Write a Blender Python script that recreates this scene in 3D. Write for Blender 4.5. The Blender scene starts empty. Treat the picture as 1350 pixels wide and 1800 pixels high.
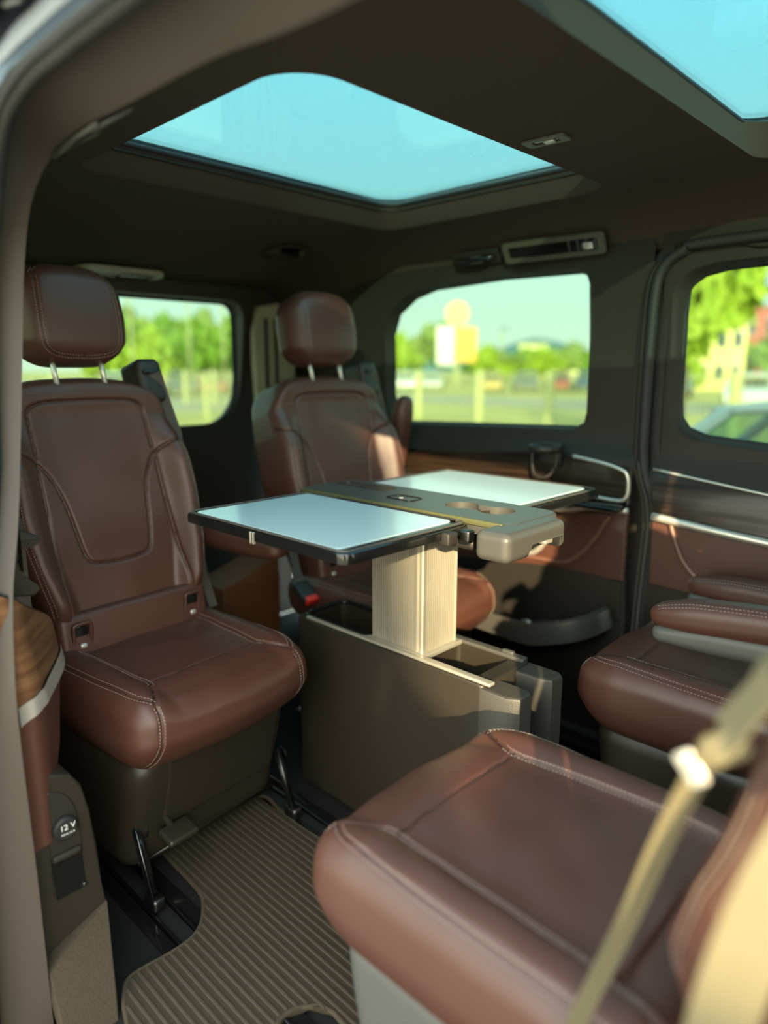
import bpy, bmesh, math, random
import numpy as np
from mathutils import Vector, Matrix
from mathutils.bvhtree import BVHTree
from mathutils.geometry import delaunay_2d_cdt
random.seed(7); RNG = np.random.default_rng(7)
S = bpy.context.scene
COL = S.collection
R = math.radians
# ------------------------------------------------------------------ camera
cam = bpy.data.cameras.new('camera'); camo = bpy.data.objects.new('camera', cam); COL.objects.link(camo)
camo.location = (0, 0, 1.15); camo.rotation_euler = (R(78.4), 0, R(44.0))
cam.sensor_fit = 'VERTICAL'; cam.sensor_height = 36.0; cam.lens = 1221 / 1800 * 36
cam.clip_start = 0.01; cam.clip_end = 2000
cam.dof.use_dof = True; cam.dof.focus_distance = 1.45; cam.dof.aperture_fstop = 1.15
S.camera = camo
# ------------------------------------------------------------------ sky
W = bpy.data.worlds.new('sky'); S.world = W; W.use_nodes = True
nt = W.node_tree; nt.nodes.clear()
wo = nt.nodes.new('ShaderNodeOutputWorld'); bg = nt.nodes.new('ShaderNodeBackground')
tc = nt.nodes.new('ShaderNodeTexCoord'); sx = nt.nodes.new('ShaderNodeSeparateXYZ'); rp = nt.nodes.new('ShaderNodeValToRGB')
nt.links.new(tc.outputs['Generated'], sx.inputs[0]); nt.links.new(sx.outputs['Z'], rp.inputs[0])
cr = rp.color_ramp
cr.elements[0].position = 0.0; cr.elements[0].color = (0.76, 0.80, 0.64, 1)
cr.elements[1].position = 1.0; cr.elements[1].color = (0.22, 0.52, 0.80, 1)
e = cr.elements.new(0.12); e.color = (0.66, 0.81, 0.72, 1)
e = cr.elements.new(0.45); e.color = (0.44, 0.80, 0.88, 1)
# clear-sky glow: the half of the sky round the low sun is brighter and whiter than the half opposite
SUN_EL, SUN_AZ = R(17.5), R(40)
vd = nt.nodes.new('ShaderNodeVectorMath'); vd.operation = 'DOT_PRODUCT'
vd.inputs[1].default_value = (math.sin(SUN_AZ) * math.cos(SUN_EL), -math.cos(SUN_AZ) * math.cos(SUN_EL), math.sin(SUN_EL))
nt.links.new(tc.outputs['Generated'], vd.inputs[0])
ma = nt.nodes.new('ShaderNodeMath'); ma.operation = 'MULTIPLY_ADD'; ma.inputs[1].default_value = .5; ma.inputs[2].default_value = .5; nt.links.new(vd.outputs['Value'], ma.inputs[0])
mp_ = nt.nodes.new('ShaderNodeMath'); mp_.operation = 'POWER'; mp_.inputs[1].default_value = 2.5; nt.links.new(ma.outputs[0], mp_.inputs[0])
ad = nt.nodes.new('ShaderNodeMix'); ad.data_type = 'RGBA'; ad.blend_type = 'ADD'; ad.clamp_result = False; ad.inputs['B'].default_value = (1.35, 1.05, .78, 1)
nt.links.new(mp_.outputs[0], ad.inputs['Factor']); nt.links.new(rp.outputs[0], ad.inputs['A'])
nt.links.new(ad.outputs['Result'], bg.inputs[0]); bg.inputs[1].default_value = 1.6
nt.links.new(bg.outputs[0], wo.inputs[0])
# ------------------------------------------------------------------ sun
sun = bpy.data.lights.new('sun', 'SUN'); suno = bpy.data.objects.new('sun', sun); COL.objects.link(suno)
sun.energy = 6.5; sun.color = (1.0, 0.80, 0.46); sun.angle = R(0.6)
el, az = SUN_EL, SUN_AZ; sd = Vector((-math.sin(az) * math.cos(el), math.cos(az) * math.cos(el), -math.sin(el)))
suno.rotation_euler = sd.to_track_quat('-Z', 'Y').to_euler(); suno.location = (4, -6, 6)
S.view_settings.view_transform = 'Standard'; S.view_settings.look = 'None'
S.view_settings.exposure = 1.22; S.view_settings.gamma = 1.0; S.view_settings.use_curve_mapping = False
S.cycles.use_denoising = True
S.cycles.max_bounces = 10; S.cycles.diffuse_bounces = 5; S.cycles.glossy_bounces = 4; S.cycles.transparent_max_bounces = 16
S.cycles.sample_clamp_indirect = 6.0

# ------------------------------------------------------------------ materials
def mat(name, col, rough=0.5, metal=0.0, spec=0.5, bump=None, var=0.0, vscale=8.0, coat=0.0):
    m = bpy.data.materials.new(name); m.use_nodes = True
    n = m.node_tree; b = n.nodes['Principled BSDF']
    b.inputs['Base Color'].default_value = (*col, 1); b.inputs['Roughness'].default_value = rough
    b.inputs['Metallic'].default_value = metal; b.inputs['Specular IOR Level'].default_value = spec
    if coat: b.inputs['Coat Weight'].default_value = coat; b.inputs['Coat Roughness'].default_value = 0.06
    t = n.nodes.new('ShaderNodeTexCoord')
    if bump:
        sc, st, dist = bump
        x = n.nodes.new('ShaderNodeTexNoise'); x.inputs['Scale'].default_value = sc; x.inputs['Detail'].default_value = 3
        n.links.new(t.outputs['Object'], x.inputs['Vector'])
        bp = n.nodes.new('ShaderNodeBump'); bp.inputs['Strength'].default_value = st; bp.inputs['Distance'].default_value = dist
        n.links.new(x.outputs['Fac'], bp.inputs['Height']); n.links.new(bp.outputs[0], b.inputs['Normal'])
    if var:
        x = n.nodes.new('ShaderNodeTexNoise'); x.inputs['Scale'].default_value = vscale; x.inputs['Detail'].default_value = 4
        n.links.new(t.outputs['Object'], x.inputs['Vector'])
        mx = n.nodes.new('ShaderNodeMix'); mx.data_type = 'RGBA'
        mx.inputs['A'].default_value = (*[c * (1 - var) for c in col], 1); mx.inputs['B'].default_value = (*[min(1, c * (1 + var)) for c in col], 1)
        n.links.new(x.outputs['Fac'], mx.inputs['Factor']); n.links.new(mx.outputs['Result'], b.inputs['Base Color'])
    return m
def glass(name, tint, refl=0.06):
    m = bpy.data.materials.new(name); m.use_nodes = True; n = m.node_tree; n.nodes.clear()
    o = n.nodes.new('ShaderNodeOutputMaterial'); a = n.nodes.new('ShaderNodeBsdfTransparent'); g = n.nodes.new('ShaderNodeBsdfGlossy')
    a.inputs[0].default_value = (*tint, 1); g.inputs['Roughness'].default_value = 0.02; g.inputs['Color'].default_value = (.9, .95, .95, 1)
    fr = n.nodes.new('ShaderNodeLayerWeight'); fr.inputs[0].default_value = 0.22
    ml = n.nodes.new('ShaderNodeMath'); ml.operation = 'MULTIPLY_ADD'; ml.inputs[1].default_value = 0.5; ml.inputs[2].default_value = refl * 0.3
    n.links.new(fr.outputs['Fresnel'], ml.inputs[0])
    x = n.nodes.new('ShaderNodeMixShader'); n.links.new(ml.outputs[0], x.inputs[0]); n.links.new(a.outputs[0], x.inputs[1]); n.links.new(g.outputs[0], x.inputs[2])
    n.links.new(x.outputs[0], o.inputs[0]); return m
def wood(name, c1, c2, sc=(2.2, 30, 90)):
    m = bpy.data.materials.new(name); m.use_nodes = True; n = m.node_tree; b = n.nodes['Principled BSDF']
    b.inputs['Roughness'].default_value = 0.32; b.inputs['Specular IOR Level'].default_value = .35; b.inputs['Coat Weight'].default_value = 0.15; b.inputs['Coat Roughness'].default_value = .08
    t = n.nodes.new('ShaderNodeTexCoord'); mp = n.nodes.new('ShaderNodeMapping'); mp.inputs['Scale'].default_value = (2.2, 30, 90)
    x = n.nodes.new('ShaderNodeTexNoise'); x.inputs['Scale'].default_value = 1.6; x.inputs['Detail'].default_value = 5; mp.inputs['Scale'].default_value = sc
    r = n.nodes.new('ShaderNodeValToRGB'); r.color_ramp.elements[0].color = (*c1, 1); r.color_ramp.elements[1].color = (*c2, 1)
    r.color_ramp.elements[0].position = .38; r.color_ramp.elements[1].position = .66
    n.links.new(t.outputs['Object'], mp.inputs[0]); n.links.new(mp.outputs[0], x.inputs['Vector']); n.links.new(x.outputs['Fac'], r.inputs[0])
    n.links.new(r.outputs[0], b.inputs['Base Color']); return m
LB = (2600, 0.10, 0.0006)
M = dict(
    leather=mat('brown_leather', (.080, .031, .021), .43, bump=LB, var=.10, vscale=5, spec=.5),
    seam=mat('dark_seam', (.020, .010, .008), .7),
    thread=mat('pale_thread', (.38, .30, .25), .8),
    pipe=mat('leather_piping', (.15, .068, .05), .4),
    black=mat('black_plastic', (.020, .017, .014), .48, bump=(900, .25, .0008)),
    base=mat('dark_plastic', (.024, .019, .013), .42, bump=(900, .2, .0008)),
    shell=mat('grey_plastic', (.080, .080, .074), .5, bump=(1200, .2, .0006)),
    head=mat('black_headliner', (.060, .045, .034), .95, spec=.15, bump=(1500, .5, .001), var=.15, vscale=300),
    trim=mat('charcoal_trim', (.020, .017, .012), .6, spec=.35, bump=(900, .2, .0006)),
    pillar=mat('door_frame_trim', (.052, .040, .031), .5, bump=(900, .15, .0006)),
    rubber=mat('black_rubber', (.012, .012, .012), .6),
    paint=mat('dark_blue_paint', (.008, .011, .018), .30, spec=.3, coat=.15),
    flange=mat('silver_grey_seal', (.15, .16, .175), .4),
    chrome=mat('satin_chrome', (.66, .63, .56), .32, metal=.65),
    steel=mat('dark_steel', (.12, .12, .115), .35, metal=1),
    alum=mat('brushed_aluminium', (.46, .43, .36), .38, metal=.55),
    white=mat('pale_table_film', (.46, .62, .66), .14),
    tgrey=mat('table_grey_plastic', (.060, .058, .052), .38, bump=(1400, .12, .0005)),
    endp=mat('grained_dark_plastic', (.046, .042, .036), .42, bump=(500, .5, .0012)),
    gloss=mat('gloss_black', (.008, .008, .008), .12),
    carpet=mat('black_carpet', (.020, .020, .019), .95, spec=.1, bump=(700, .8, .003), var=.4, vscale=500),
    step=mat('step_carpet', (.070, .056, .040), .95, spec=.1, bump=(600, .9, .003), var=.5, vscale=420),
    mat_=mat('mat_pile', (.056, .044, .030), .95, spec=.1, bump=(900, .9, .002), var=.5, vscale=700),
    rib=mat('mat_rib', (.080, .063, .044), .95, spec=.1, bump=(900, .9, .002), var=.5, vscale=700),
    webb=mat('belt_webbing', (.13, .11, .06), .7, bump=(1800, .3, .0006)),
    webd=mat('black_webbing', (.06, .055, .045), .7, bump=(1800, .3, .0006)),
    red=mat('red_button', (.75, .03, .02), .4),
    woodd=wood('dark_wood', (.008, .005, .0035), (.036, .020, .012)),
    woodl=wood('brown_wood', (.11, .050, .024), (.19, .095, .046), (5, 2, 60)),
    roofg=glass('tinted_roof_glass', (.47, .655, .675), .03),
    wing=glass('green_window_glass', (.49, .585, .535), .03),
    print_=mat('white_print', (.75, .75, .72), .6),
    brownp=mat('brown_panel', (.16, .055, .018), .6),
)
# ------------------------------------------------------------------ helpers
def link(o, parent=None):
    COL.objects.link(o)
    if parent is not None: o.parent = parent
    return o
def mesh(name, v, f, m, parent=None, smooth=True, angle=None):
    me = bpy.data.meshes.new(name)
    me.from_pydata([tuple(map(float, p)) for p in v], [], [tuple(map(int, q)) for q in f])
    if m is not None: me.materials.append(m)
    if smooth:
        me.polygons.foreach_set('use_smooth', [True] * len(me.polygons))
        if angle: me.set_sharp_from_angle(angle=R(angle))
    me.update()
    return link(bpy.data.objects.new(name, me), parent)
def empty(name, loc=(0, 0, 0), rz=0.0):
    o = bpy.data.objects.new(name, None); o.location = loc; o.rotation_euler = (0, 0, rz); o.empty_display_size = .1
    return link(o)
def tag(o, label=None, cat=None, group=None, kind=None):
    if label: o['label'] = label
    if cat: o['category'] = cat
    if group: o['group'] = group
    if kind: o['kind'] = kind
    return o
def sstep(a, b, x):
    t = np.clip((x - a) / (b - a), 0, 1); return t * t * (3 - 2 * t)
def rb(size, r, k=2, div=(1, 1, 1), c=(0, 0, 0)):
    """rounded box lattice: vertices, quads, and unit normals of the rounding"""
    ax = []
    for s, d in zip(size, div):
        h = s / 2; rr = min(r, h * .999)
        a = [-h + rr - rr * math.tan(R(45) * (1 - i / k)) for i in range(k)]
        mid = list(np.linspace(-h + rr, h - rr, d + 1))
        b = [h - rr + rr * math.tan(R(45) * ((i + 1) / k)) for i in range(k)]
        ax.append(np.array(a + mid + b))
    n = [len(a) for a in ax]
    ids = {}; P = []; F = []
    def vid(i, j, l):
        key = (i, j, l)
        if key not in ids:
            ids[key] = len(P); P.append((ax[0][i], ax[1][j], ax[2][l]))
        return ids[key]
    for d in range(3):
        u, w = (d + 1) % 3, (d + 2) % 3
        for side in (0, n[d] - 1):
            for i in range(n[u] - 1):
                for j in range(n[w] - 1):
                    q = []
                    for (a, b) in ((i, j), (i + 1, j), (i + 1, j + 1), (i, j + 1)):
                        t = [0, 0, 0]; t[d] = side; t[u] = a; t[w] = b; q.append(vid(*t))
                    F.append(q if side else q[::-1])
    P = np.array(P, float); H = np.array(size) / 2 - min(r, min(size) / 2 * .999)
    Q = np.clip(P, -H, H); D = P - Q
    L = np.linalg.norm(D, axis=1, keepdims=True); L[L == 0] = 1
    P = Q + D / L * min(r, min(size) / 2 * .999)
    return P + np.array(c), np.array(F)
def box(name, c, size, r, m, parent=None, rot=None, k=2):
    P, F = rb(size, r, k)
    if rot is not None: P = P @ np.array(Matrix.Rotation(1, 3, 'X') if rot is None else rot.to_3x3()).T
    return mesh(name, P + np.array(c), F, m, parent, True, 50 if r < .0008 else None)
def rotm(axis, deg): return Matrix.Rotation(R(deg), 3, axis)
def spline(pts, n=8, closed=False):
    P = np.array(pts, float); N = len(P); out = []
    rng = N if closed else N - 1
    for i in range(rng):
        if closed: a, b, c, d = P[(i - 1) % N], P[i], P[(i + 1) % N], P[(i + 2) % N]
        else: a, b, c, d = P[max(i - 1, 0)], P[i], P[i + 1], P[min(i + 2, N - 1)]
        for t in np.linspace(0, 1, n, endpoint=False):
            out.append(.5 * ((2 * b) + (-a + c) * t + (2 * a - 5 * b + 4 * c - d) * t ** 2 + (-a + 3 * b - 3 * c + d) * t ** 3))
    if not closed: out.append(P[-1])
    return np.array(out)
def tube(name, pts, r, m, parent=None, seg=8, closed=False, flat=None, up=None):
    """sweep a circle (or an ellipse: flat=(a,b) with 'up' as its b axis)"""
    v, f = tube_data(pts, r, seg, closed, flat, up); return mesh(name, v, f, m, parent)
def tube_data(pts, r, seg=8, closed=False, flat=None, up=None):
    P = np.array(pts, float); N = len(P); v = []; f = []
    ref = np.array(up if up is not None else (0.31, 0.17, 0.93), float)
    for i in range(N):
        t = (P[(i + 1) % N] - P[i - 1]) if closed else P[min(i + 1, N - 1)] - P[max(i - 1, 0)]
        t = t / (np.linalg.norm(t) + 1e-12)
        a = np.cross(t, ref)
        if np.linalg.norm(a) < 1e-4: a = np.cross(t, (1, 0, 0))
        a /= np.linalg.norm(a); b = np.cross(a, t)
        rr = r[i] if hasattr(r, '__len__') else r
        for s in range(seg):
            g = 2 * math.pi * s / seg
            if flat: v.append(P[i] + a * flat[0] * math.cos(g) + b * flat[1] * math.sin(g))
            else: v.append(P[i] + a * rr * math.cos(g) + b * rr * math.sin(g))
    for i in range(N if closed else N - 1):
        for s in range(seg):
            j = (i + 1) % N
            f.append((i * seg + s, i * seg + (s + 1) % seg, j * seg + (s + 1) % seg, j * seg + s))
    if not closed:
        f.append(tuple(range(seg))[::-1]); f.append(tuple((N - 1) * seg + s for s in range(seg)))
    return v, f
def ribbon(name, pts, wid, wvec, m, parent=None, th=.0014):
    P = np.array(pts, float); Wv = np.array(wvec, float)
    if Wv.ndim == 1: Wv = np.tile(Wv, (len(P), 1))
    v = []; f = []
    for i in range(len(P)):
        t = P[min(i + 1, len(P) - 1)] - P[max(i - 1, 0)]; t /= np.linalg.norm(t)
        w = Wv[i] - t * (Wv[i] @ t); w /= np.linalg.norm(w); n = np.cross(t, w)
        ww = wid[i] if hasattr(wid, '__len__') else wid
        for a, b in ((-1, -1), (1, -1), (1, 1), (-1, 1)): v.append(P[i] + w * a * ww / 2 + n * b * th / 2)
    for i in range(len(P) - 1):
        for s in range(4): f.append((4 * i + s, 4 * i + (s + 1) % 4, 4 * i + 4 + (s + 1) % 4, 4 * i + 4 + s))
    f.append((3, 2, 1, 0)); L = 4 * (len(P) - 1); f.append((L, L + 1, L + 2, L + 3))
    return mesh(name, v, f, m, parent, True, 40)
def rrect(x0, y0, x1, y1, r, n=8):
    o = []
    r4 = r if hasattr(r, '__len__') else (r,) * 4
    for (cx, cy, a, q) in ((x1, y1, 0, r4[0]), (x0, y1, 90, r4[1]), (x0, y0, 180, r4[2]), (x1, y0, 270, r4[3])):
        px = cx - q if cx == x1 else cx + q; py = cy - q if cy == y1 else cy + q
        for i in range(n + 1):
            g = R(a + 90 * i / n); o.append((px + q * math.cos(g), py + q * math.sin(g)))
    return o
def inpoly(P, poly):
    x, y = P[:, 0], P[:, 1]; c = np.zeros(len(P), bool); q = np.array(poly); j = len(q) - 1
    for i in range(len(q)):
        xi, yi = q[i]; xj, yj = q[j]
        c ^= ((yi > y) != (yj > y)) & (x < (xj - xi) * (y - yi) / (yj - yi + 1e-15) + xi); j = i
    return c
def resamp(loop, step):
    P = np.array(loop + [loop[0]], float); out = []
    for a, b in zip(P[:-1], P[1:]):
        k = max(1, int(np.linalg.norm(b - a) / step))
        for i in range(k): out.append(a + (b - a) * i / k)
    out2 = [out[0]]
    for p in out[1:]:
        if np.linalg.norm(p - out2[-1]) > 1e-5: out2.append(p)
    if np.linalg.norm(out2[-1] - out2[0]) < 1e-5: out2.pop()
    return [tuple(p) for p in out2]
def sheet_data(outline, holes, step, fn, lips=()):
    """flat outline with holes, triangulated with a grid of inner points and mapped to 3-D by fn; lips: (which loop, fn)"""
    outline = [tuple(p) for p in outline]; holes = [[tuple(p) for p in h] for h in holes]
    loops = [resamp(outline, step)] + [resamp(h, step) for h in holes]
    pts = []; edges = []
    for L in loops:
        s = len(pts); pts += L; edges += [(s + i, s + (i + 1) % len(L)) for i in range(len(L))]
    o = np.array(outline); lo, hi = o.min(0), o.max(0)
    gx, gy = np.meshgrid(np.arange(lo[0] + step / 2, hi[0], step), np.arange(lo[1] + step / 2, hi[1], step))
    G = np.c_[gx.ravel(), gy.ravel()]
    ok = inpoly(G, loops[0])
    for h in loops[1:]: ok &= ~inpoly(G, h)
    G = G[ok]
    B = np.array(pts)
    if len(G):
        keep = np.ones(len(G), bool)
        for i in range(0, len(G), 2000):
            d = np.min(((G[i:i + 2000, None] - B[None]) ** 2).sum(2), axis=1); keep[i:i + 2000] = d > (step * .45) ** 2
        G = G[keep]
    allp = [Vector(p) for p in pts] + [Vector(p) for p in G]
    V, E_, F, _, _, _ = delaunay_2d_cdt(allp, edges, [], 0, 1e-6)
    V2 = np.array([tuple(v) for v in V]); F = [tuple(f) for f in F]
    cen = np.array([V2[list(f)].mean(0) for f in F])
    ok = inpoly(cen, loops[0])
    for h in loops[1:]: ok &= ~inpoly(cen, h)
    F = [f for f, k in zip(F, ok) if k]
    P = [fn(*p) for p in V2]
    for (li, lf) in lips:                       # successive rings from one loop
        L = loops[li]; n = len(L); prev = [len(P) + i for i in range(n)]; P += [fn(*p) for p in L]
        for g in lf:
            cur = [len(P) + i for i in range(n)]; P += [g(*p) for p in L]
            F += [(prev[i], prev[(i + 1) % n], cur[(i + 1) % n], cur[i]) for i in range(n)]; prev = cur
    return P, F
def sheet(name, outline, holes, step, fn, m, parent=None, lips=(), angle=35):
    P, F = sheet_data(outline, holes, step, fn, lips); return mesh(name, P, F, m, parent, True, angle)
def plate(name, outline, th, fn, m, parent=None, holes=(), bev=.002, step=.5):
    """a plate with a bevelled rim: outline in (u,v), fn(u,v,w) with w the depth from 0 down to -th"""
    c = np.array(outline).mean(0)
    def ins(u, v, d):
        p = np.array((u, v)) - c; L = np.linalg.norm(p); return c + p * max(0, (1 - d / max(L, 1e-6)))
    def top(u, v): return fn(u, v, 0)
    lips = [(0, [lambda u, v: fn(*ins(u, v, -bev * .7), -bev * .3), lambda u, v: fn(*ins(u, v, -bev), -bev), lambda u, v: fn(*ins(u, v, -bev), -th), lambda u, v: fn(*ins(u, v, bev), -th)])]
    for i in range(len(holes)): lips.append((i + 1, [lambda u, v: fn(u, v, -th)]))
    P, F = sheet_data(outline, list(holes), step, top, lips)
    P2, F2 = sheet_data(outline, list(holes), step, lambda u, v: fn(*ins(u, v, bev), -th))
    n = len(P); P += P2; F += [tuple(n + i for i in f[::-1]) for f in F2]
    return mesh(name, P, F, m, parent, True, 40)
def vnormals(P, F):
    a = P[F[:, 0]]; n = np.cross(P[F[:, 2]] - a, P[F[:, 3]] - P[F[:, 1]]); N = np.zeros_like(P)
    for i in range(F.shape[1]): np.add.at(N, F[:, i], n)
    L = np.linalg.norm(N, axis=1, keepdims=True); L[L == 0] = 1; return N / L
def groove(P, F, seams):
    """press stitched seams (polylines lying on the surface) into a dense mesh"""
    N = vnormals(P, F); D = np.zeros(len(P))
    for poly, depth, wid in seams:
        q = np.array(poly); lo = q.min(0) - wid * 3; hi = q.max(0) + wid * 3
        idx = np.where(np.all((P > lo) & (P < hi), axis=1))[0]
        if not len(idx): continue
        best = np.full(len(idx), 1e9); X = P[idx]
        for a, b in zip(q[:-1], q[1:]):
            ab = b - a; t = np.clip(((X - a) @ ab) / (ab @ ab + 1e-12), 0, 1); d = ((X - a - t[:, None] * ab) ** 2).sum(1); best = np.minimum(best, d)
        dd = depth * (np.exp(-best / wid ** 2) * .65 + np.exp(-best / (wid * .42) ** 2) * .35)
        D[idx] = np.maximum(D[idx], dd)
    return P - N * D[:, None]
def snap(bvh, pts, direction=None, back=.3):
    out = []; nn = []
    for p in pts:
        p = Vector(p)
        if direction is not None:
            d = Vector(direction); h = bvh.ray_cast(p - d * back, d)
            if h[0] is None: h = bvh.find_nearest(p)
        else: h = bvh.find_nearest(p)
        out.append(np.array(h[0])); nn.append(np.array(h[1]))
    return np.array(out), np.array(nn)
def stitches(name, lines, m, parent, L=.0040, gap=.0030, w=.0009):
    """dashes of thread along 3-D lines with normals"""
    v = []; f = []
    for P, N in lines:
        seg = np.linalg.norm(np.diff(P, axis=0), axis=1); s = np.r_[0, np.cumsum(seg)]; t = 0
        while t + L < s[-1]:
            ends = []
            for q in (t, t + L):
                i = min(max(np.searchsorted(s, q) - 1, 0), len(P) - 2); u = (q - s[i]) / max(seg[i], 1e-9)
                ends.append((P[i] + (P[i + 1] - P[i]) * u, N[i] + (N[i + 1] - N[i]) * u))
            (a, na), (b, nb) = ends; d = b - a; c = np.cross(d, na); c = c / (np.linalg.norm(c) + 1e-9) * w * .5
            k = len(v); h = w * .8
            v += [a - c - na * h * .5, a + c - na * h * .5, b + c - nb * h * .5, b - c - nb * h * .5, a - c * .6 + na * h, a + c * .6 + na * h, b + c * .6 + nb * h, b - c * .6 + nb * h]
            f += [(k + 4, k + 5, k + 6, k + 7), (k, k + 1, k + 5, k + 4), (k + 1, k + 2, k + 6, k + 5), (k + 2, k + 3, k + 7, k + 6), (k + 3, k, k + 4, k + 7)]
            t += L + gap
    return tag(mesh(name, v, f, m, parent, False), 'pale stitching', kind='stuff')
def seam_mesh(bv, seams):
    v = []; f = []
    for poly, d, w in seams:
        q, n = snap(bv, poly); a, b = tube_data(q - n * .0003, .0008, 6); k = len(v); v += [tuple(p) for p in a]; f += [tuple(k + i for i in t) for t in b]
    me = bpy.data.meshes.new('seam'); me.from_pydata(v, [], f); me.materials.append(M['seam']); me.update(); return me
def bvh_of(P, F): return BVHTree.FromPolygons([tuple(p) for p in P], [tuple(int(i) for i in f) for f in F])
def lerp_tab(x, tab):
    t = np.array(tab); return np.interp(x, t[:, 0], t[:, 1])

# ------------------------------------------------------------------ setting: the cabin shell
H = 1.60
def head_z(x, y):
    z = H
    if y > 1.78: z -= .155 * (1 - math.sqrt(max(0, 1 - min(1, (y - 1.78) / .22) ** 2)))
    if y < .70: z -= .13 * (1 - math.sqrt(max(0, 1 - min(1, (.70 - y) / .25) ** 2)))
    if x < -1.80: z -= .115 * float(sstep(0, .72, -1.80 - x))
    return z
HOLE = [(-1.70, .735, -.895, 1.775), (-.555, .735, .22, 1.775)]          # rear and front roof openings
PANE = [(-1.645, .745, -.90, 1.735), (-.57, .745, .20, 1.735)]
holes = [rrect(*h, (.05, .05, .05, .11)) for h in HOLE]
holes[0] = rrect(*HOLE[0], (.10, .07, .07, .10)); holes[1] = rrect(*HOLE[1], (.10, .07, .07, .10))
def lip(i, d, up):
    a, b, c, e = HOLE[i]; p = PANE[i]
    def g(x, y):
        u = (x - a) / (c - a); w = (y - b) / (e - b)
        X = p[0] + u * (p[2] - p[0]); Y = p[1] + w * (p[3] - p[1])
        return (x + (X - x) * d, y + (Y - y) * d, head_z(x, y) * (1 - d) + (H + up) * d)
    return g
ceiling = tag(sheet('ceiling', [(-2.52, .455), (1.25, .455), (1.25, 1.995), (-2.52, 1.995)], holes, .03, lambda x, y: (x, y, head_z(x, y)), M['head'],
      lips=[(1, [lip(0, .12, .03), lip(0, 1.0, .066)]), (2, [lip(1, .12, .03), lip(1, 1.0, .066)])], angle=60), 'black fabric headliner with two roof openings', kind='structure')
for i in (0, 1):
    p = PANE[i]; q = (.09, .06, .06, .09)
    w = tag(plate('window_%d' % (i + 1), rrect(p[0] - .05, p[1] - .05, p[2] + .05, p[3] + .05, .09), .005, lambda u, v, t: (u, v, H + .072 + t), M['roofg'], bev=.001),
            ['tinted rear roof window above the table', 'tinted front roof window at the top corner'][i], kind='structure')
    ring = [(x, y, H + .064) for x, y in resamp(rrect(p[0] - .004, p[1] - .004, p[2] + .004, p[3] + .004, q), .05)]
    tube('window_gasket', ring, .011, M['rubber'], w, 8, True, flat=(.007, .007), up=(0, 0, 1))
    ring = [(x, y, H + .050) for x, y in resamp(rrect(p[0] - .012, p[1] - .010, p[2] + .012, p[3] + .010, q), .05)]
    tube('window_frame', ring, .0045, M['trim'], w, 8, True)
# roof skin over the headliner
roof = tag(sheet('roof', [(-2.62, .30), (1.3, .30), (1.3, 2.14), (-2.62, 2.14)], [rrect(PANE[0][0] - .04, PANE[0][1] - .04, PANE[0][2] + .04, PANE[0][3] + .04, .08), rrect(PANE[1][0] - .04, PANE[1][1] - .04, PANE[1][2] + .04, PANE[1][3] + .04, .08)], .06,
      lambda x, y: (x, y, 1.69 - 1.1 * max(0, abs(y - 1.22) - .55) ** 2.2 - .3 * max(0, -2.2 - x)), M['paint']), 'dark roof skin around the roof windows', kind='structure')
# floor
floor = tag(sheet('floor', [(-2.55, .335), (1.25, .335), (1.25, 2.02), (-2.55, 2.02)], [], .2, lambda x, y: (x, y, 0), M['carpet'], lips=[(0, [lambda x, y: (x, y, -.03)])]), 'black rubber cabin floor', kind='structure')
def floor_rail(y, x0, x1):
    box('seat_rail', ((x0 + x1) / 2, y - .022, .006), (x1 - x0, .007, .014), .002, M['steel'], floor)
    box('seat_rail', ((x0 + x1) / 2, y + .022, .006), (x1 - x0, .007, .014), .002, M['steel'], floor)
    box('seat_rail', ((x0 + x1) / 2, y, .003), (x1 - x0, .034, .005), .001, M['rubber'], floor)
    for s in (-1, 1): box('rail_cover', ((x0 + x1) / 2, y + s * .042, .0035), (x1 - x0, .030, .006), .002, M['gloss'], floor)
for y in (.600, 1.015, 1.43, 1.85): floor_rail(y, -1.75, .9)

# left side: quarter trim, wall with the rear side window
def wl(x, z, d=0.0):
    """inner face of the left side trim"""
    y = 2.0 - .10 * float(sstep(1.30, 1.0, -0)) * 0
    y = 2.0 - .055 * float(sstep(.955, .86, z)) - .02 * float(sstep(.80, .70, z)) + .06 * float(sstep(.46, .30, z)) + .02 * float(sstep(1.2, 1.45, z)) * -1
    return (x, y - d, z)
win_rear = [(-1.815, .945), (-1.10, .965), (-1.065, .985), (-1.058, 1.02), (-1.062, 1.40), (-1.075, 1.435), (-1.11, 1.447), (-1.40, 1.452), (-1.70, 1.44), (-1.80, 1.415), (-1.885, 1.36), (-1.925, 1.28), (-1.925, 1.05), (-1.90, .975), (-1.865, .950)]
def out_lip(d, dy, cx, cz, s):
    def g(x, z):
        p = wl(x, z); return (x + (cx - x) * s, p[1] + dy, z + (cz - z) * s)
    return g
wall_left = tag(sheet('wall_left', [(-2.50, .47), (-.868, .47), (-.868, 1.60), (-2.50, 1.55)], [win_rear], .03, wl, M['trim'],
                      lips=[(1, [out_lip(0, .012, -1.5, 1.2, .01), out_lip(0, .05, -1.5, 1.2, .03)])]), 'charcoal trim of the left rear side', kind='structure')
def pane(name, loop, y, m, label, cx=0, cz=0, gr=.0):
    L = [(cx + (x - cx) * (1 + gr), cz + (z - cz) * (1 + gr)) for x, z in loop]
    w = tag(plate(name, L, .005, lambda u, v, t: (u, y - t, v), m, bev=.001), label, kind='structure')
    return w
w3 = pane('window_3', win_rear, 2.045, M['wing'], 'rear left side window behind the table', -1.5, 1.2, .02)
tube('window_gasket', [(x, 2.035, z) for x, z in resamp(win_rear, .05)], .010, M['rubber'], w3, 8, True)
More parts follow.
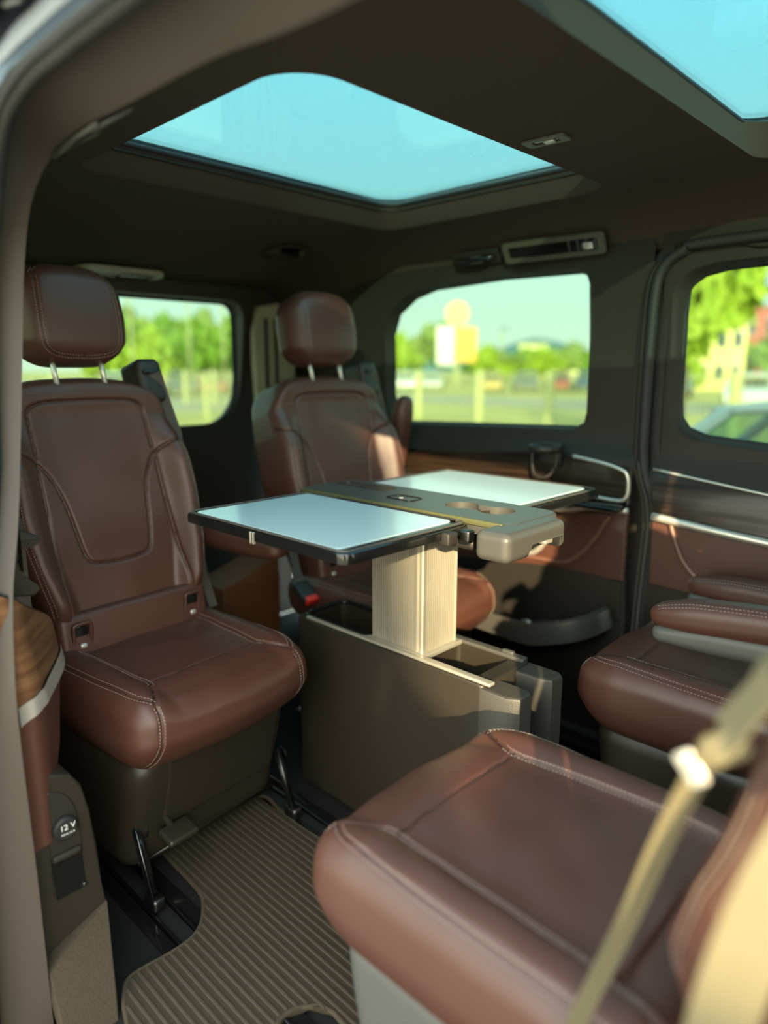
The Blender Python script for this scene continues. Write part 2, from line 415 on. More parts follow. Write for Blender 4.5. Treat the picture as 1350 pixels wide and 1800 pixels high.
# sill patch of trim, dark glossy wood band and chrome on the left rear side
def strip(name, top, bot, d, m, parent, th=.012, x0=None):
    """a band on the left wall between two polylines (x,z)"""
    out = [tuple(p) for p in top] + [tuple(p) for p in bot[::-1]]
    return plate(name, out, th, lambda u, v, t: wl(u, v, d + t), m, parent, bev=.003, step=.05)
strip('wood_panel', spline([(-2.0, .855), (-1.6, .858), (-1.2, .888), (-.875, .868)], 6), spline([(-2.0, .735), (-1.6, .738), (-1.2, .742), (-.875, .745)], 6), .008, M['woodd'], wall_left)
tube('chrome_strip', [wl(*p, .022) for p in spline([(-1.06, .889), (-.95, .876), (-.892, .862), (-.876, .845), (-.872, .81), (-.876, .785), (-.90, .772), (-1.0, .776)], 8)], .006, M['chrome'], wall_left, 8)
tube('chrome_strip', [wl(*p, .03) for p in spline([(-1.60, .706), (-1.2, .722), (-1.05, .730), (-.98, .745), (-.86, .748)], 8)], .011, M['chrome'], wall_left, 8)
box('tray', (-.965, 1.89, .757), (.20, .09, .014), .006, M['gloss'], wall_left)
# leather panel below
lp = strip('leather_panel', spline([(-1.75, .70), (-1.2, .71), (-.87, .735)], 6), spline([(-1.75, .47), (-1.32, .512), (-1.1, .535), (-.87, .535)], 6), .012, M['leather'], wall_left, .02)
tube('piping', [wl(*p, .016) for p in spline([(-.915, .725), (-.96, .645), (-1.02, .575), (-1.07, .552), (-1.15, .552), (-1.35, .535)], 8)], .008, M['pipe'], lp, 8)
pk = [(-1.30, .70), (-1.14, .70), (-1.10, .69), (-1.095, .665), (-1.14, .585), (-1.18, .57), (-1.30, .57)]
plate('pocket', pk, .01, lambda u, v, t: wl(u, v, .024 + t), M['gloss'], wall_left, bev=.003)
tube('pocket_rim', [wl(*p, .036) for p in spline([(-1.26, .703), (-1.14, .703), (-1.098, .692), (-1.093, .663), (-1.125, .605), (-1.155, .575), (-1.19, .566)], 6)], .010, M['chrome'], wall_left, 8)
# lower plastic with the storage bowl
low = plate('lower_trim', [(-2.4, .01), (-.88, .01), (-.862, .40), (-.87, .53), (-1.0, .545), (-1.35, .515), (-2.4, .48)], .03, lambda u, v, t: (u, 1.945 + .03 * float(sstep(.3, 0, v)) - t * -1, v), M['black'], wall_left, bev=.004, step=.06)
def bowl():
    top = spline([(-.885, 1.93), (-.895, 1.80), (-.95, 1.74), (-1.06, 1.72), (-1.20, 1.725), (-1.34, 1.75), (-1.42, 1.84), (-1.43, 1.93)], 6)
    cx, cy = -1.15, 1.88; v = []; f = []; n = len(top)
    prof = [(1.0, .335), (1.0, .385), (.985, .398), (.90, .398), (.87, .388), (.80, .318), (.3, .312)]
    for s, z in prof: v += [(cx + (x - cx) * s, cy + (y - cy) * s if y < 1.92 else y, z + .06 * max(0, (x + 1.05)) / .2) for x, y in top]
    for j in range(len(prof) - 1):
        for i in range(n - 1): f.append((j * n + i, j * n + i + 1, (j + 1) * n + i + 1, (j + 1) * n + i))
    f.append(tuple((len(prof) - 1) * n + i for i in range(n))[::-1])
    o = mesh('storage_tray', v, f, M['tgrey'], wall_left, True, 50); tag(o, 'grey rim of the storage tray')
    tube('tray_hook', [(-1.16, 1.86, .33), (-1.15, 1.84, .355), (-1.12, 1.83, .36)], .008, M['chrome'], o)
bowl()
strip('seal_cover', [(-.90, .53), (-.868, .53)], [(-.90, .02), (-.868, .02)], .03, M['trim'], wall_left)
# left door seal: two curved rubber beads and the pillar edge
seal = spline([(.9, 1.475), (0, 1.475), (-.70, 1.475), (-.78, 1.462), (-.83, 1.43), (-.852, 1.37), (-.857, 1.2), (-.856, 1.0), (-.852, .90), (-.838, .84), (-.818, .78), (-.808, .70), (-.812, .58), (-.818, .4), (-.825, .02)], 8)
tr = tag(tube('trim_1', [(x, 1.965 + .0 * z, z) for x, z in seal], .016, M['rubber'], None, 8), 'black rubber seal around the left door', kind='structure')
ribbon('seal_backing', [(x - .005, 1.992, z) for x, z in seal], .085, (1, 0, -.3), M['rubber'], tr, .006)
box('pillar_backing', (-.872, 2.03, .80), (.10, .03, 1.6), .004, M['black'], tr)
tube('seal_edge', [(x - .024, 1.975, z - (.02 if x > -.6 else .0)) for x, z in seal], .010, M['trim'], tr, 8)
# left sliding door
door_hole = [(.55, .90), (.20, .905), (-.55, .94), (-.72, .955), (-.775, .975), (-.800, 1.01), (-.806, 1.06), (-.812, 1.30), (-.810, 1.355), (-.795, 1.392), (-.765, 1.412), (-.70, 1.425), (-.3, 1.432), (.45, 1.44), (.53, 1.42), (.56, 1.38), (.575, .95)][::-1]
def wd(x, z, d=0.0):
    y = 1.995 - .055 * float(sstep(.93, .80, z)) - .01 * float(sstep(.78, .70, z)) + .03 * float(sstep(.5, .2, z)) - .02 * float(sstep(1.2, 1.45, z))
    return (x, y - d, z)
dl = [(1.2, .01), (1.2, 1.60), (-.845, 1.60), (-.845, 1.47), (-.835, 1.42), (-.842, 1.2), (-.840, .92), (-.805, .75), (-.80, .55), (-.812, .01)][::-1]
def dlip(dy, s):
    def g(x, z): return (x + (-.1 - x) * s, wd(x, z)[1] + dy, z + (1.18 - z) * s)
    return g
door = tag(sheet('door_1', dl, [door_hole], .03, wd, M['trim'], lips=[(1, [dlip(.006, .012), dlip(.012, .022), dlip(.06, .03)])], angle=45), 'charcoal left sliding door trim', kind='structure')
w4 = pane('window_4', door_hole, 2.055, M['wing'], 'left sliding door window at the frame edge', -.1, 1.18, .0)
tube('window_gasket', [(x + (-.1 - x) * .02, 2.04, z + (1.18 - z) * .02) for x, z in resamp(door_hole, .05)], .012, M['rubber'], w4, 8, True)
def dstrip(name, top, bot, d, m, th=.012):
    out = [tuple(p) for p in top] + [tuple(p) for p in bot[::-1]]
    return plate(name, out, th, lambda u, v, t: wd(u, v, d + t), m, door, bev=.003, step=.05)
dstrip('wood_panel', spline([(-.815, .868), (-.5, .832), (0, .78), (.5, .76), (1.1, .75)], 6), spline([(-.795, .752), (-.5, .728), (0, .70), (.5, .69), (1.1, .68)], 6), .008, M['woodd'])
tube('chrome_strip', [wd(*p, .014) for p in spline([(-.816, .870), (-.5, .835), (0, .784), (.5, .765), (1.1, .755)], 6)], .004, M['chrome'], door, 8)
tube('chrome_strip', [wd(*p, .022) for p in spline([(-.792, .742), (-.5, .718), (0, .69), (.5, .68), (1.1, .67)], 6)], .011, M['chrome'], door, 8, flat=(.010, .012))
dp = dstrip('leather_panel', spline([(-.792, .735), (-.5, .712), (0, .684), (1.1, .664)], 6), spline([(-.785, .545), (-.5, .535), (0, .52), (1.1, .5)], 6), .010, M['leather'], .02)
tube('piping', [wd(*p, .013) for p in spline([(-.742, .735), (-.72, .675), (-.69, .62), (-.64, .578), (-.58, .557), (-.45, .545)], 8)], .008, M['pipe'], dp, 8)
# rear: tailgate with its window, rear pillars
tg_hole = rrect(.70, .915, 1.745, 1.425, (.06, .06, .16, .16))
def wr(y, z): return (-2.50 - .06 * float(sstep(1.4, .9, z)) + .0, y, z)
wall_rear = tag(sheet('wall_rear', [(.40, .0), (2.02, .0), (2.02, 1.50), (.40, 1.50)], [tg_hole], .05, wr, M['black'],
     lips=[(1, [lambda y, z: (wr(y, z)[0] - .02, y, z), lambda y, z: (wr(y, z)[0] - .06, y, z)])]), 'black tailgate lining behind the rear seats', kind='structure')
w5 = tag(plate('window_5', tg_hole, .005, lambda u, v, t: (-2.60 - t, u, v), M['wing'], bev=.001), 'tailgate window behind the rear seats', kind='structure')
tube('window_gasket', [(-2.575, y, z) for y, z in resamp(tg_hole, .05)], .012, M['rubber'], w5, 8, True)
t2 = tag(plate('trim_2', [(1.785, .86), (1.96, .86), (1.975, 1.30), (1.90, 1.42), (1.80, 1.40), (1.775, 1.30)], .03, lambda u, v, t: (-2.46 + .05 * (u - 1.78) + t, u, v), mat('beige_pillar', (.34, .32, .20), .6), bev=.006, step=.05), 'pale rear corner pillar trim beside the tailgate window', kind='structure')
for yy_ in (1.825, 1.875): box('pillar_groove', (-2.452, yy_, 1.13), (.012, .014, .46), .004, M['trim'], t2)

# right side: wall around the open door, its frame and the quarter trim near the camera
op = [(.22, -.05), (.22, 1.40), (.18, 1.47), (.10, 1.49), (-.71, 1.499), (-.85, 1.499), (-.95, 1.497), (-1.045, 1.478), (-1.11, 1.437), (-1.165, 1.38), (-1.205, 1.30), (-1.222, 1.2), (-1.20, 1.0), (-1.165, .8), (-1.14, .5), (-1.135, -.05)]
def ybody(z): return float(np.interp(z, [-.4, 0, .4, .8, 1.0, 1.2, 1.38, 1.5, 1.6, 1.66], [.21, .225, .24, .30, .345, .365, .375, .36, .37, .42]))
qwin = rrect(-2.05, .95, -1.42, 1.42, .07)
wall_right = tag(sheet('wall_right', [(-2.62, -.32), (-1.19, -.32), (-1.14, -.06), (.22, -.06), (.26, -.32), (1.3, -.32), (1.3, .9), (1.05, 1.62), (-2.62, 1.66)], [op[1:-1] + [(-1.135, -.01), (.22, -.01)], qwin, rrect(.50, .98, 1.10, 1.53, .08)], .05,
     lambda x, z: (x, ybody(z) - .015, z), M['paint']), 'dark glossy body side around the open door', kind='structure')
w6 = tag(plate('window_6', rrect(-2.09, .91, -1.38, 1.46, .08), .005, lambda u, v, t: (u, ybody(v) + t, v), M['wing'], bev=.001), 'right rear side window', kind='structure')
fr = spline(op[3:-1] + [(-1.136, -.06)], 5)
inn = spline([(.10, .46, 1.462), (-.481, .46, 1.457), (-.689, .46, 1.471), (-.893, .46, 1.473), (-1.04, .46, 1.475), (-1.128, .46, 1.460), (-1.181, .452, 1.423), (-1.215, .447, 1.371), (-1.232, .438, 1.28), (-1.236, .43, 1.195), (-1.215, .402, 1.02), (-1.19, .378, .90), (-1.165, .352, .80), (-1.14, .334, .68), (-1.13, .328, .567), (-1.13, .330, .30), (-1.13, .329, .062), (-1.13, .329, -.06)], 5)
def band(name, A, B, m, parent, bulge=.02, n=6):
    """curved strip of trim between two paths of points"""
    def rs(P, k):
        s = np.r_[0, np.cumsum(np.linalg.norm(np.diff(P, axis=0), axis=1))]; t = np.linspace(0, s[-1], k); return np.c_[[np.interp(t, s, P[:, i]) for i in range(3)]].T
    K = 90; A = rs(np.array(A, float), K); B = rs(np.array(B, float), K); v = []; f = []
    cen = np.array((-.4, .9, .6))
    for j in range(n + 1):
        u = j / n; Q = A * (1 - u) + B * u; d = cen - Q; d /= np.linalg.norm(d, axis=1, keepdims=True)
        v += list(Q - d * bulge * math.sin(math.pi * u) * 0 + d * (-bulge) * math.sin(math.pi * u))
    for j in range(n):
        for i in range(K - 1): f.append((j * K + i, j * K + i + 1, (j + 1) * K + i + 1, (j + 1) * K + i))
    return mesh(name, v, f, m, parent)
ctr = np.array([(x, ybody(z) + .012, z) for x, z in fr])
def toward(P, d):
    """offset a frame path away from the opening (positive) in its own plane"""
    Q = P.copy()
    for i in range(len(P)):
        t = P[min(i + 1, len(P) - 1)] - P[max(i - 1, 0)]; n = np.array((-t[2], 0, t[0])); n /= np.linalg.norm(n) + 1e-9
        Q[i] = P[i] + n * d * (-1 if n @ np.array((P[i][0] + .4, 0, P[i][2] - .7)) < 0 else 1)
    return Q
trim3 = tag(band('trim_3', ctr, inn, M['pillar'], None, .018), 'brown grey door frame trim round the open doorway', kind='structure')
tube('door_seal', ctr, .011, M['rubber'], trim3, 8)
fl = toward(ctr, .026); fl[:, 1] -= .010
tube('door_flange', fl, .017, M['flange'], trim3, 10, flat=(.024, .018), up=(0, 1, 0))
fl2 = toward(ctr, .050); fl2[:, 1] -= .008
tube('outer_seal', fl2, .007, M['rubber'], trim3, 8)
box('door_catch', (-.89, .335, 1.545), (.05, .006, .006), .002, M['tgrey'], trim3, rotm('Y', 12))
tube('handle_slot', [(-1.125, .464, 1.462), (-1.02, .466, 1.470), (-.89, .468, 1.470)], [.004, .008, .002], M['gloss'], trim3, 8)
tube('slot_edge', [(-1.12, .458, 1.458), (-1.04, .459, 1.466), (-.97, .459, 1.469)], .0035, M['tgrey'], trim3, 8)

# near quarter trim (rear right): wood, chrome, leather, socket panel, carpet
wall_rear_right = tag(sheet('trim_4', [(-2.5, .0), (-1.45, .0), (-1.45, .86), (-2.5, .86)], [], .06, lambda x, z: (x, .47 - .03 * float(sstep(.4, 0, z)), z), M['black']), 'black trim beside the rear right seat', kind='structure')
sheet('upper_trim', [(-2.5, .80), (-1.27, .80), (-1.27, 1.47), (-2.5, 1.47)], [qwin], .05, lambda x, z: (x, .405 + .03 * float(sstep(1.0, 1.35, z)), z), M['trim'], wall_rear_right, lips=[(1, [lambda x, z: (x, .385, z)])])
def quarter(name, zs, m, parent, off=0.0):
    """panel wrapping the rear edge of the doorway: an outer cap that faces forward, then a bend that runs rearward"""
    plan = np.array(spline([(-1.162, .338), (-1.164, .352), (-1.164, .368), (-1.176, .384), (-1.20, .402), (-1.235, .428), (-1.27, .452), (-1.30, .466)], 4)); v = []; f = []; n = len(plan); ci = 12
    for z0, z1, z2, wr_ in zs:     # z at cap, at corner, at rear, share of the side that is left
        for i, (x, y) in enumerate(plan):
            if i > ci: x = plan[ci][0] + (x - plan[ci][0]) * wr_; y = plan[ci][1] + (y - plan[ci][1]) * wr_
            z = z0 + (z1 - z0) * i / ci if i <= ci else z1 + (z2 - z1) * (i - ci) / (n - 1 - ci)
            v.append((x + off * .8, y - .15 * max(0, z - .6) + off * (.2 if i < ci else .7), z))
    for j in range(len(zs) - 1):
        for i in range(n - 1): f.append((j * n + i, j * n + i + 1, (j + 1) * n + i + 1, (j + 1) * n + i))
    return mesh(name, v, f, m, parent)
qd = quarter('wood_panel', [(.605, .622, .645, 1), (.70, .69, .66, 1), (.815, .785, .69, 1)], M['woodl'], wall_rear_right, .002); tag(qd, 'brown glossy wood panel')
quarter('chrome_strip', [(.572, .592, .612, 1), (.578, .600, .622, 1), (.602, .618, .638, 1), (.606, .622, .644, 1)], M['chrome'], wall_rear_right, .006)
quarter('leather_panel', [(.335, .34, .345, .05), (.42, .425, .43, .10), (.48, .48, .48, .5), (.575, .595, .615, .93)], M['leather'], wall_rear_right, .0)
quarter('ledge', [(.815, .785, .69, 1), (.822, .79, .695, .96), (.822, .79, .695, .5)], M['gloss'], wall_rear_right, .001)
box('lid_glint', (-1.235, .385, .735), (.03, .02, .006), .002, M['chrome'], wall_rear_right)
def yz(x0, k=0.0): return lambda u, v, t: (x0 + k * (.165 - v) + t, u, v)
sp = plate('socket_panel', [(.338, .118), (.36, .128), (.452, .168), (.447, .22), (.437, .36), (.428, .415), (.41, .445), (.375, .46), (.338, .46)], .06, yz(-1.168), M['base'], wall_rear_right, bev=.006, step=.05)
plate('carpet_panel', [(.33, -.07), (.412, -.02), (.425, .04), (.452, .165), (.36, .126), (.335, .113)], .03, yz(-1.160, .55), M['step'], wall_rear_right, bev=.004, step=.05)
plate('socket_recess', [(.366, .232), (.370, .222), (.412, .222), (.418, .232), (.418, .30), (.366, .30)], .006, yz(-1.1655), M['gloss'], sp, bev=.002)
plate('socket_scoop', spline([(.366, .305), (.366, .42), (.385, .425), (.405, .405), (.416, .36), (.418, .305)], 4), .006, yz(-1.1650), M['black'], sp, bev=.003)
box('recess_lip', (-1.163, .391, .305), (.014, .052, .014), .006, M['trim'], sp)
def disc(name, c, r, th, m, parent, axis='Y', seg=24):
    v = []; f = []; n = seg
    prof = [(0, th), (r * .8, th), (r * .96, th * .8), (r, th * .4), (r, 0)]
    for rr, h in prof[1:]:
        for i in range(n):
            g = 2 * math.pi * i / n; a, b = rr * math.cos(g), rr * math.sin(g)
            v.append((c[0] + a, c[1] + h, c[2] + b) if axis == 'Y' else ((c[0] + h, c[1] + a, c[2] + b) if axis == 'X' else (c[0] + a, c[1] + b, c[2] + h)))
    for j in range(3):
        for i in range(n): f.append((j * n + i, j * n + (i + 1) % n, (j + 1) * n + (i + 1) % n, (j + 1) * n + i))
    f.append(tuple(range(n))); return mesh(name, v, f, m, parent, True, 50)
sock = disc('socket_cap', (-1.1655, .392, .358), .0225, .012, M['rubber'], sp, 'X')
def text(name, s, size, loc, rot, m, parent, ext=.0003):
    c = bpy.data.curves.new(name, 'FONT'); c.body = s; c.size = size; c.align_x = 'CENTER'; c.align_y = 'CENTER'; c.extrude = ext
    c.materials.append(m); o = bpy.data.objects.new(name, c); COL.objects.link(o); bpy.context.view_layer.update(); me = bpy.data.meshes.new_from_object(o); bpy.data.objects.remove(o)
    o = bpy.data.objects.new(name, me); o.location = loc; o.rotation_euler = rot; return link(o, parent)
text('socket_lettering', '12 V', .0145, (-1.1530, .394, .3625), (R(90), 0, R(90)), M['print_'], sp)
text('socket_lettering', 'MAX.15 A', .0055, (-1.1530, .394, .350), (R(90), 0, R(90)), M['print_'], sp)
box('bolt', (-1.165, .417, .228), (.008, .008, .008), .003, M['steel'], sp)
# sill step at the doorway
tag(box('trim_5', (-.4, .315, -.05), (1.62, .06, .09), .012, M['trim']), 'dark door sill of the open doorway', kind='structure')
# front bulkhead area of the cabin, ahead of the camera's view
tag(box('wall_front', (1.27, 1.2, .42), (.04, 1.6, .86), .01, M['black']), 'black dashboard ahead of the cabin', kind='structure')

# ------------------------------------------------------------------ seats
def cushion_mesh():
    hw, L, T = .235, .50, .165; D = (210, 210, 34)
    P, F = rb((L, 2 * hw, T), .042, 7, D); P = P.copy()
    v = np.clip((P[:, 0] + L / 2) / L, 0, 1); n = P[:, 1] / hw; t = (P[:, 2] + T / 2) / T
    X, Y, Z = P.T
    top = sstep(.35, 1, t); an = np.abs(n)
    X = X + .030 * (1 - n ** 2) * sstep(.35, 1, v) - .035 * sstep(.55, 0, t) * sstep(.6, 1, v) + .006 * np.sin(math.pi * t) * sstep(.8, 1, v)
    Y = Y * (1 - .05 * sstep(.5, 0, t)) * (1 - .035 * sstep(.82, 1.0, v)) + np.sign(n) * .008 * np.sin(math.pi * np.clip(t, 0, 1)) * sstep(.7, 1, an)
    ins = (1 - sstep(.50, .74, an)) * sstep(.0, .08, v) * (1 - sstep(.70, .86, v))
    bol = sstep(.60, .80, an) * (1 - .4 * sstep(.88, 1, an))
    Z = Z + top * (.012 * bol - .006 * ins - .016 * sstep(.80, 1.0, v) - .010 * (1 - sstep(0, .25, v)) + .010 * (1 - n ** 2) * np.sin(math.pi * np.clip(v, 0, 1)))
    Z = Z + (1 - top) * .03 * (1 - sstep(0, .5, v))
    ch = .0022 * np.sin(X * 31 + Y * 19) * np.sin(Y * 25 - X * 13) * top * (1 - sstep(.1, .6, an)); Z = Z + ch
    Z = Z + .0007 * top * np.sin(X * 61 + Y * 17 + 1.3) * np.sin(Y * 43 + 0.6)
    P = np.c_[X + L / 2, Y, Z + .505 - T / 2]
    return P, F, hw, L
def backrest_mesh():
    hw, Hh, T = .25, .66, .150; D = (30, 190, 250)
    P, F = rb((T, 2 * hw, Hh), .040, 7, D); X, Y, Z = P.T
    w = np.clip(Z / Hh + .5, 0, 1); n = Y / hw; an = np.abs(n); fr = sstep(.3, 1, X / T + .5)
    wid = lerp_tab(w, [(0, .76), (.12, .82), (.3, .95), (.5, 1.0), (.7, .985), (.85, .94), (.94, .885), (1, .83)])
    Zs = Z - .045 * np.clip(an, 0, 1) ** 5 * sstep(.75, 1, w) - .012 * n ** 2 * sstep(.8, 1, w)
    bol = sstep(.60, .86, an) * sstep(.0, .18, w) * (1 - sstep(.62, .86, w))
    ins = (1 - sstep(.40, .66, an)) * sstep(.22, .34, w) * (1 - sstep(.84, .92, w))
    X = X + fr * (.050 * bol - .006 * ins + .014 * np.sin(math.pi * np.clip(w, 0, 1)) * (1 - n ** 2) + .010 * sstep(.84, .93, w) * (1 - sstep(.96, 1, w)))
    X = X - .018 * sstep(.80, 1, w) * (1 - fr)
    X = X + fr * .0015 * np.sin(Y * 31 + 1) * np.sin(Z * 23)
    return np.c_[X - .0225, Y * wid, Zs + Hh / 2], F, hw, Hh, wid
def head_mesh():
    P, F = rb((.125, .285, .245), .056, 8, (20, 90, 80)); X, Y, Z = P.T
    w = Z / .245 + .5; n = Y / .1425
    Yo = Y * lerp_tab(w, [(0, .76), (.07, .88), (.2, .97), (.45, 1.0), (.7, .97), (.88, .87), (1, .68)])
    X = X + .016 * (1 - n ** 2) * sstep(.4, 1, X / .125 + .5) + .010 * np.sin(math.pi * np.clip(w, 0, 1)) * sstep(.4, 1, X / .125 + .5)
    return np.c_[X, Yo, Z - .024 * n ** 4 * sstep(.6, 1, w) + .014 * n ** 4 * sstep(.4, 0, w)], F
def on(bvh, pts2, axis, back=.25):
    """project 2-D seam points onto the surface along an axis; returns points and normals"""
    if axis == 'top': p3 = [(x, y, .9) for x, y in pts2]; d = Vector((0, 0, -1))
    else: p3 = [(.6, y, z) for y, z in pts2]; d = Vector((-1, 0, 0))
    P = []; N = []
    for p in p3:
        h = bvh.ray_cast(Vector(p), d)
        if h[0] is None: h = bvh.find_nearest(Vector((p[0], p[1], .45)) if axis == 'top' else Vector((.05, p[1], p[2])))
        P.append(np.array(h[0])); N.append(np.array(h[1]))
    return np.array(P), np.array(N)
def shift_line(P, N, d):
    T = np.gradient(P, axis=0); T /= np.linalg.norm(T, axis=1, keepdims=True) + 1e-9
    return P + np.cross(N, T) * d
def onto(bvh, P):
    a, n = snap(bvh, P); return a, n
def build_cushion():
    P, F, hw, L = cushion_mesh(); bv = bvh_of(P, F); seams = []; st = []
    c2 = lambda pts: [(v * L, n * hw) for n, v in pts]
    cr_, _ = on(bv, spline(c2([(-.62, .80), (-.3, .806), (0, .808), (.3, .806), (.62, .80)]), 8), 'top'); seams.append((cr_, .0055, .0042))
    cb, _ = on(bv, spline(c2([(-.70, .13), (0, .128), (.70, .13)]), 8), 'top'); seams.append((cb, .006, .005))
    for s in (-1, 1):
        a, na = on(bv, spline(c2([(s * .705, .0), (s * .695, .15), (s * .665, .45), (s * .635, .7), (s * .62, .80), (s * .655, .86), (s * .72, .925), (s * .775, .965)]), 8), 'top'); seams.append((a, .006, .0045))
        o, no = on(bv, spline(c2([(s * .93, .0), (s * .935, .3), (s * .925, .6), (s * .90, .82), (s * .86, .91), (s * .785, .965)]), 8), 'top'); seams.append((o, .0035, .0032))
        fz = np.linspace(.495, .352, 24); fp = np.array([(L + .06, s * (.785 + .05 * (k / 23)) * hw, z) for k, z in enumerate(fz)])
        q, nq = snap(bv, fp, (-1, 0, 0), 0); seams.append((q, .004, .0036))
        st.append((o, no)); st.append((a[:40], na[:40])); st.append((q, nq))
    P2 = groove(P, F, seams); b2 = bvh_of(P2, F); lines = []
    for p, n in st:
        for d in (-.0055, .0055):
            a, na = onto(b2, shift_line(p, n, d)); lines.append((a, na))
    return P2, F, lines, seam_mesh(b2, seams)
def build_back():
    P, F, hw, Hh, wid = backrest_mesh(); bv = bvh_of(P, F); seams = []; st = []
    k2 = lambda pts: [(u * hw, w * Hh) for u, w in pts]
    half = [(.0, .895), (.35, .893), (.50, .885), (.585, .865), (.60, .825), (.60, .76), (.605, .70)]
    lowr = [(1.02, .735), (.86, .72), (.72, .70), (.61, .672), (.50, .61), (.435, .53), (.40, .44), (.37, .36), (.335, .315), (.26, .292), (.0, .282)]
    for s in (-1, 1):
        a, na = on(bv, spline(k2([(s * u, w) for u, w in half]), 7), 'front'); seams.append((a, .0075, .0048))
        b, nb = on(bv, spline(k2([(s * u, w) for u, w in lowr]), 7), 'front'); seams.append((b, .0075, .0048))
        c, nc = on(bv, spline(k2([(s * .615, .68), (s * .62, .5), (s * .64, .25), (s * .655, .0)]), 7), 'front'); seams.append((c, .006, .0045))
        d, nd = on(bv, spline(k2([(s * .885, .705), (s * .915, .6), (s * .925, .45), (s * .88, .3), (s * .79, .13)]), 7), 'front'); seams.append((d, .003, .003)); st.append((d, nd))
    P2 = groove(P, F, seams); b2 = bvh_of(P2, F); lines = []
    for p, n in st:
        for dd in (-.005, .005): lines.append(onto(b2, shift_line(p, n, dd)))
    return P2, F, lines, seam_mesh(b2, seams)
def build_head():
    P, F = head_mesh(); bv = bvh_of(P, F); seams = []; lines = []; st = []
    for s in (-1, 1):
        pl = spline([(s * .090, .118), (s * .097, .03), (s * .098, -.05), (s * .092, -.084), (s * .070, -.101), (s * .035, -.107), (0, -.108)], 8)
        a, na = on(bv, pl, 'front'); seams.append((a, .0035, .003)); st.append((a, na))
    P2 = groove(P, F, seams); b2 = bvh_of(P2, F)
    for p, n in st:
        for dd in (-.005, .005): lines.append(onto(b2, shift_line(p, n, dd)))
    return P2, F, lines, seam_mesh(b2, seams)
def me_of(name, P, F, m):
    me = bpy.data.meshes.new(name); me.vertices.add(len(P)); me.vertices.foreach_set('co', P.ravel().astype(np.float32))
    me.loops.add(F.size); me.loops.foreach_set('vertex_index', F.ravel().astype(np.int32))
    me.polygons.add(len(F)); me.polygons.foreach_set('loop_start', np.arange(0, F.size, 4, dtype=np.int32)); me.polygons.foreach_set('loop_total', np.full(len(F), 4, np.int32))
    me.materials.append(m); me.update(calc_edges=True); me.validate(); me.polygons.foreach_set('use_smooth', [True] * len(me.polygons)); me.update(); return me
cP, cF, cL, cS = build_cushion(); bP, bF, bL, bS = build_back(); hP, hF, hL, hS = build_head(); SEAM = dict(c=cS, b=bS, h=hS)
CUSH, BACK, HEAD = me_of('seat_cushion', cP, cF, M['leather']), me_of('backrest', bP, bF, M['leather']), me_of('headrest', hP, hF, M['leather'])
STC = None
def inst(name, me, parent): return link(bpy.data.objects.new(name, me), parent)
ST = {}
def add_st(key, lines, parent):
    inst('seam', SEAM[key], parent)
    if key not in ST: ST[key] = stitches('stitching', lines, M['thread'], parent).data
    else: tag(inst('stitching', ST[key], parent), 'pale stitching', kind='stuff')
def armrest(root, y, x0, x1, z, tilt=0.0, shell=True, label=None, w=.075):
    L = x1 - x0
    P, F = rb((L, w, .072), .030, 5, (20, 6, 4)); X, Y, Z = P.T; u = X / L + .5
    Y = Y * (1 - .22 * sstep(.75, 1, u)); Z = Z * (1 - .35 * sstep(.7, 1, u)) + .004 * np.sin(math.pi * u)
    P = np.c_[X, Y, Z]
    a = mesh('armrest', P, F, M['leather'], root)
    a.location = ((x0 + x1) / 2, y, z); a.rotation_euler = (0, R(tilt), 0)
    bv = bvh_of(P, F); lines = []
    for s in (-1, 1):
        pl = [(x, s * w * .36 * (1 - .2 * sstep(.75, 1, x / L + .5)), .1) for x in np.linspace(-L / 2 + .01, L / 2 - .02, 30)]
        q, nq = snap(bv, pl, (0, 0, -1), .0)
        for dd in (-.004, .004): lines.append(onto(bv, shift_line(q, nq, dd)))
    stitches('stitching', lines, M['thread'], a)
    if shell:
        P, F = rb((L * .97, w * .92, .05), .02, 4, (12, 4, 3)); X, Y, Z = P.T; u = X / L + .5
        Z = Z * (1 - .3 * sstep(.6, 1, u)) - .034 - .012 * (1 - u)
        o = mesh('shell', np.c_[X - .002, Y, Z], F, M['shell'], a); tag(o, 'grey plastic shell')
    return a
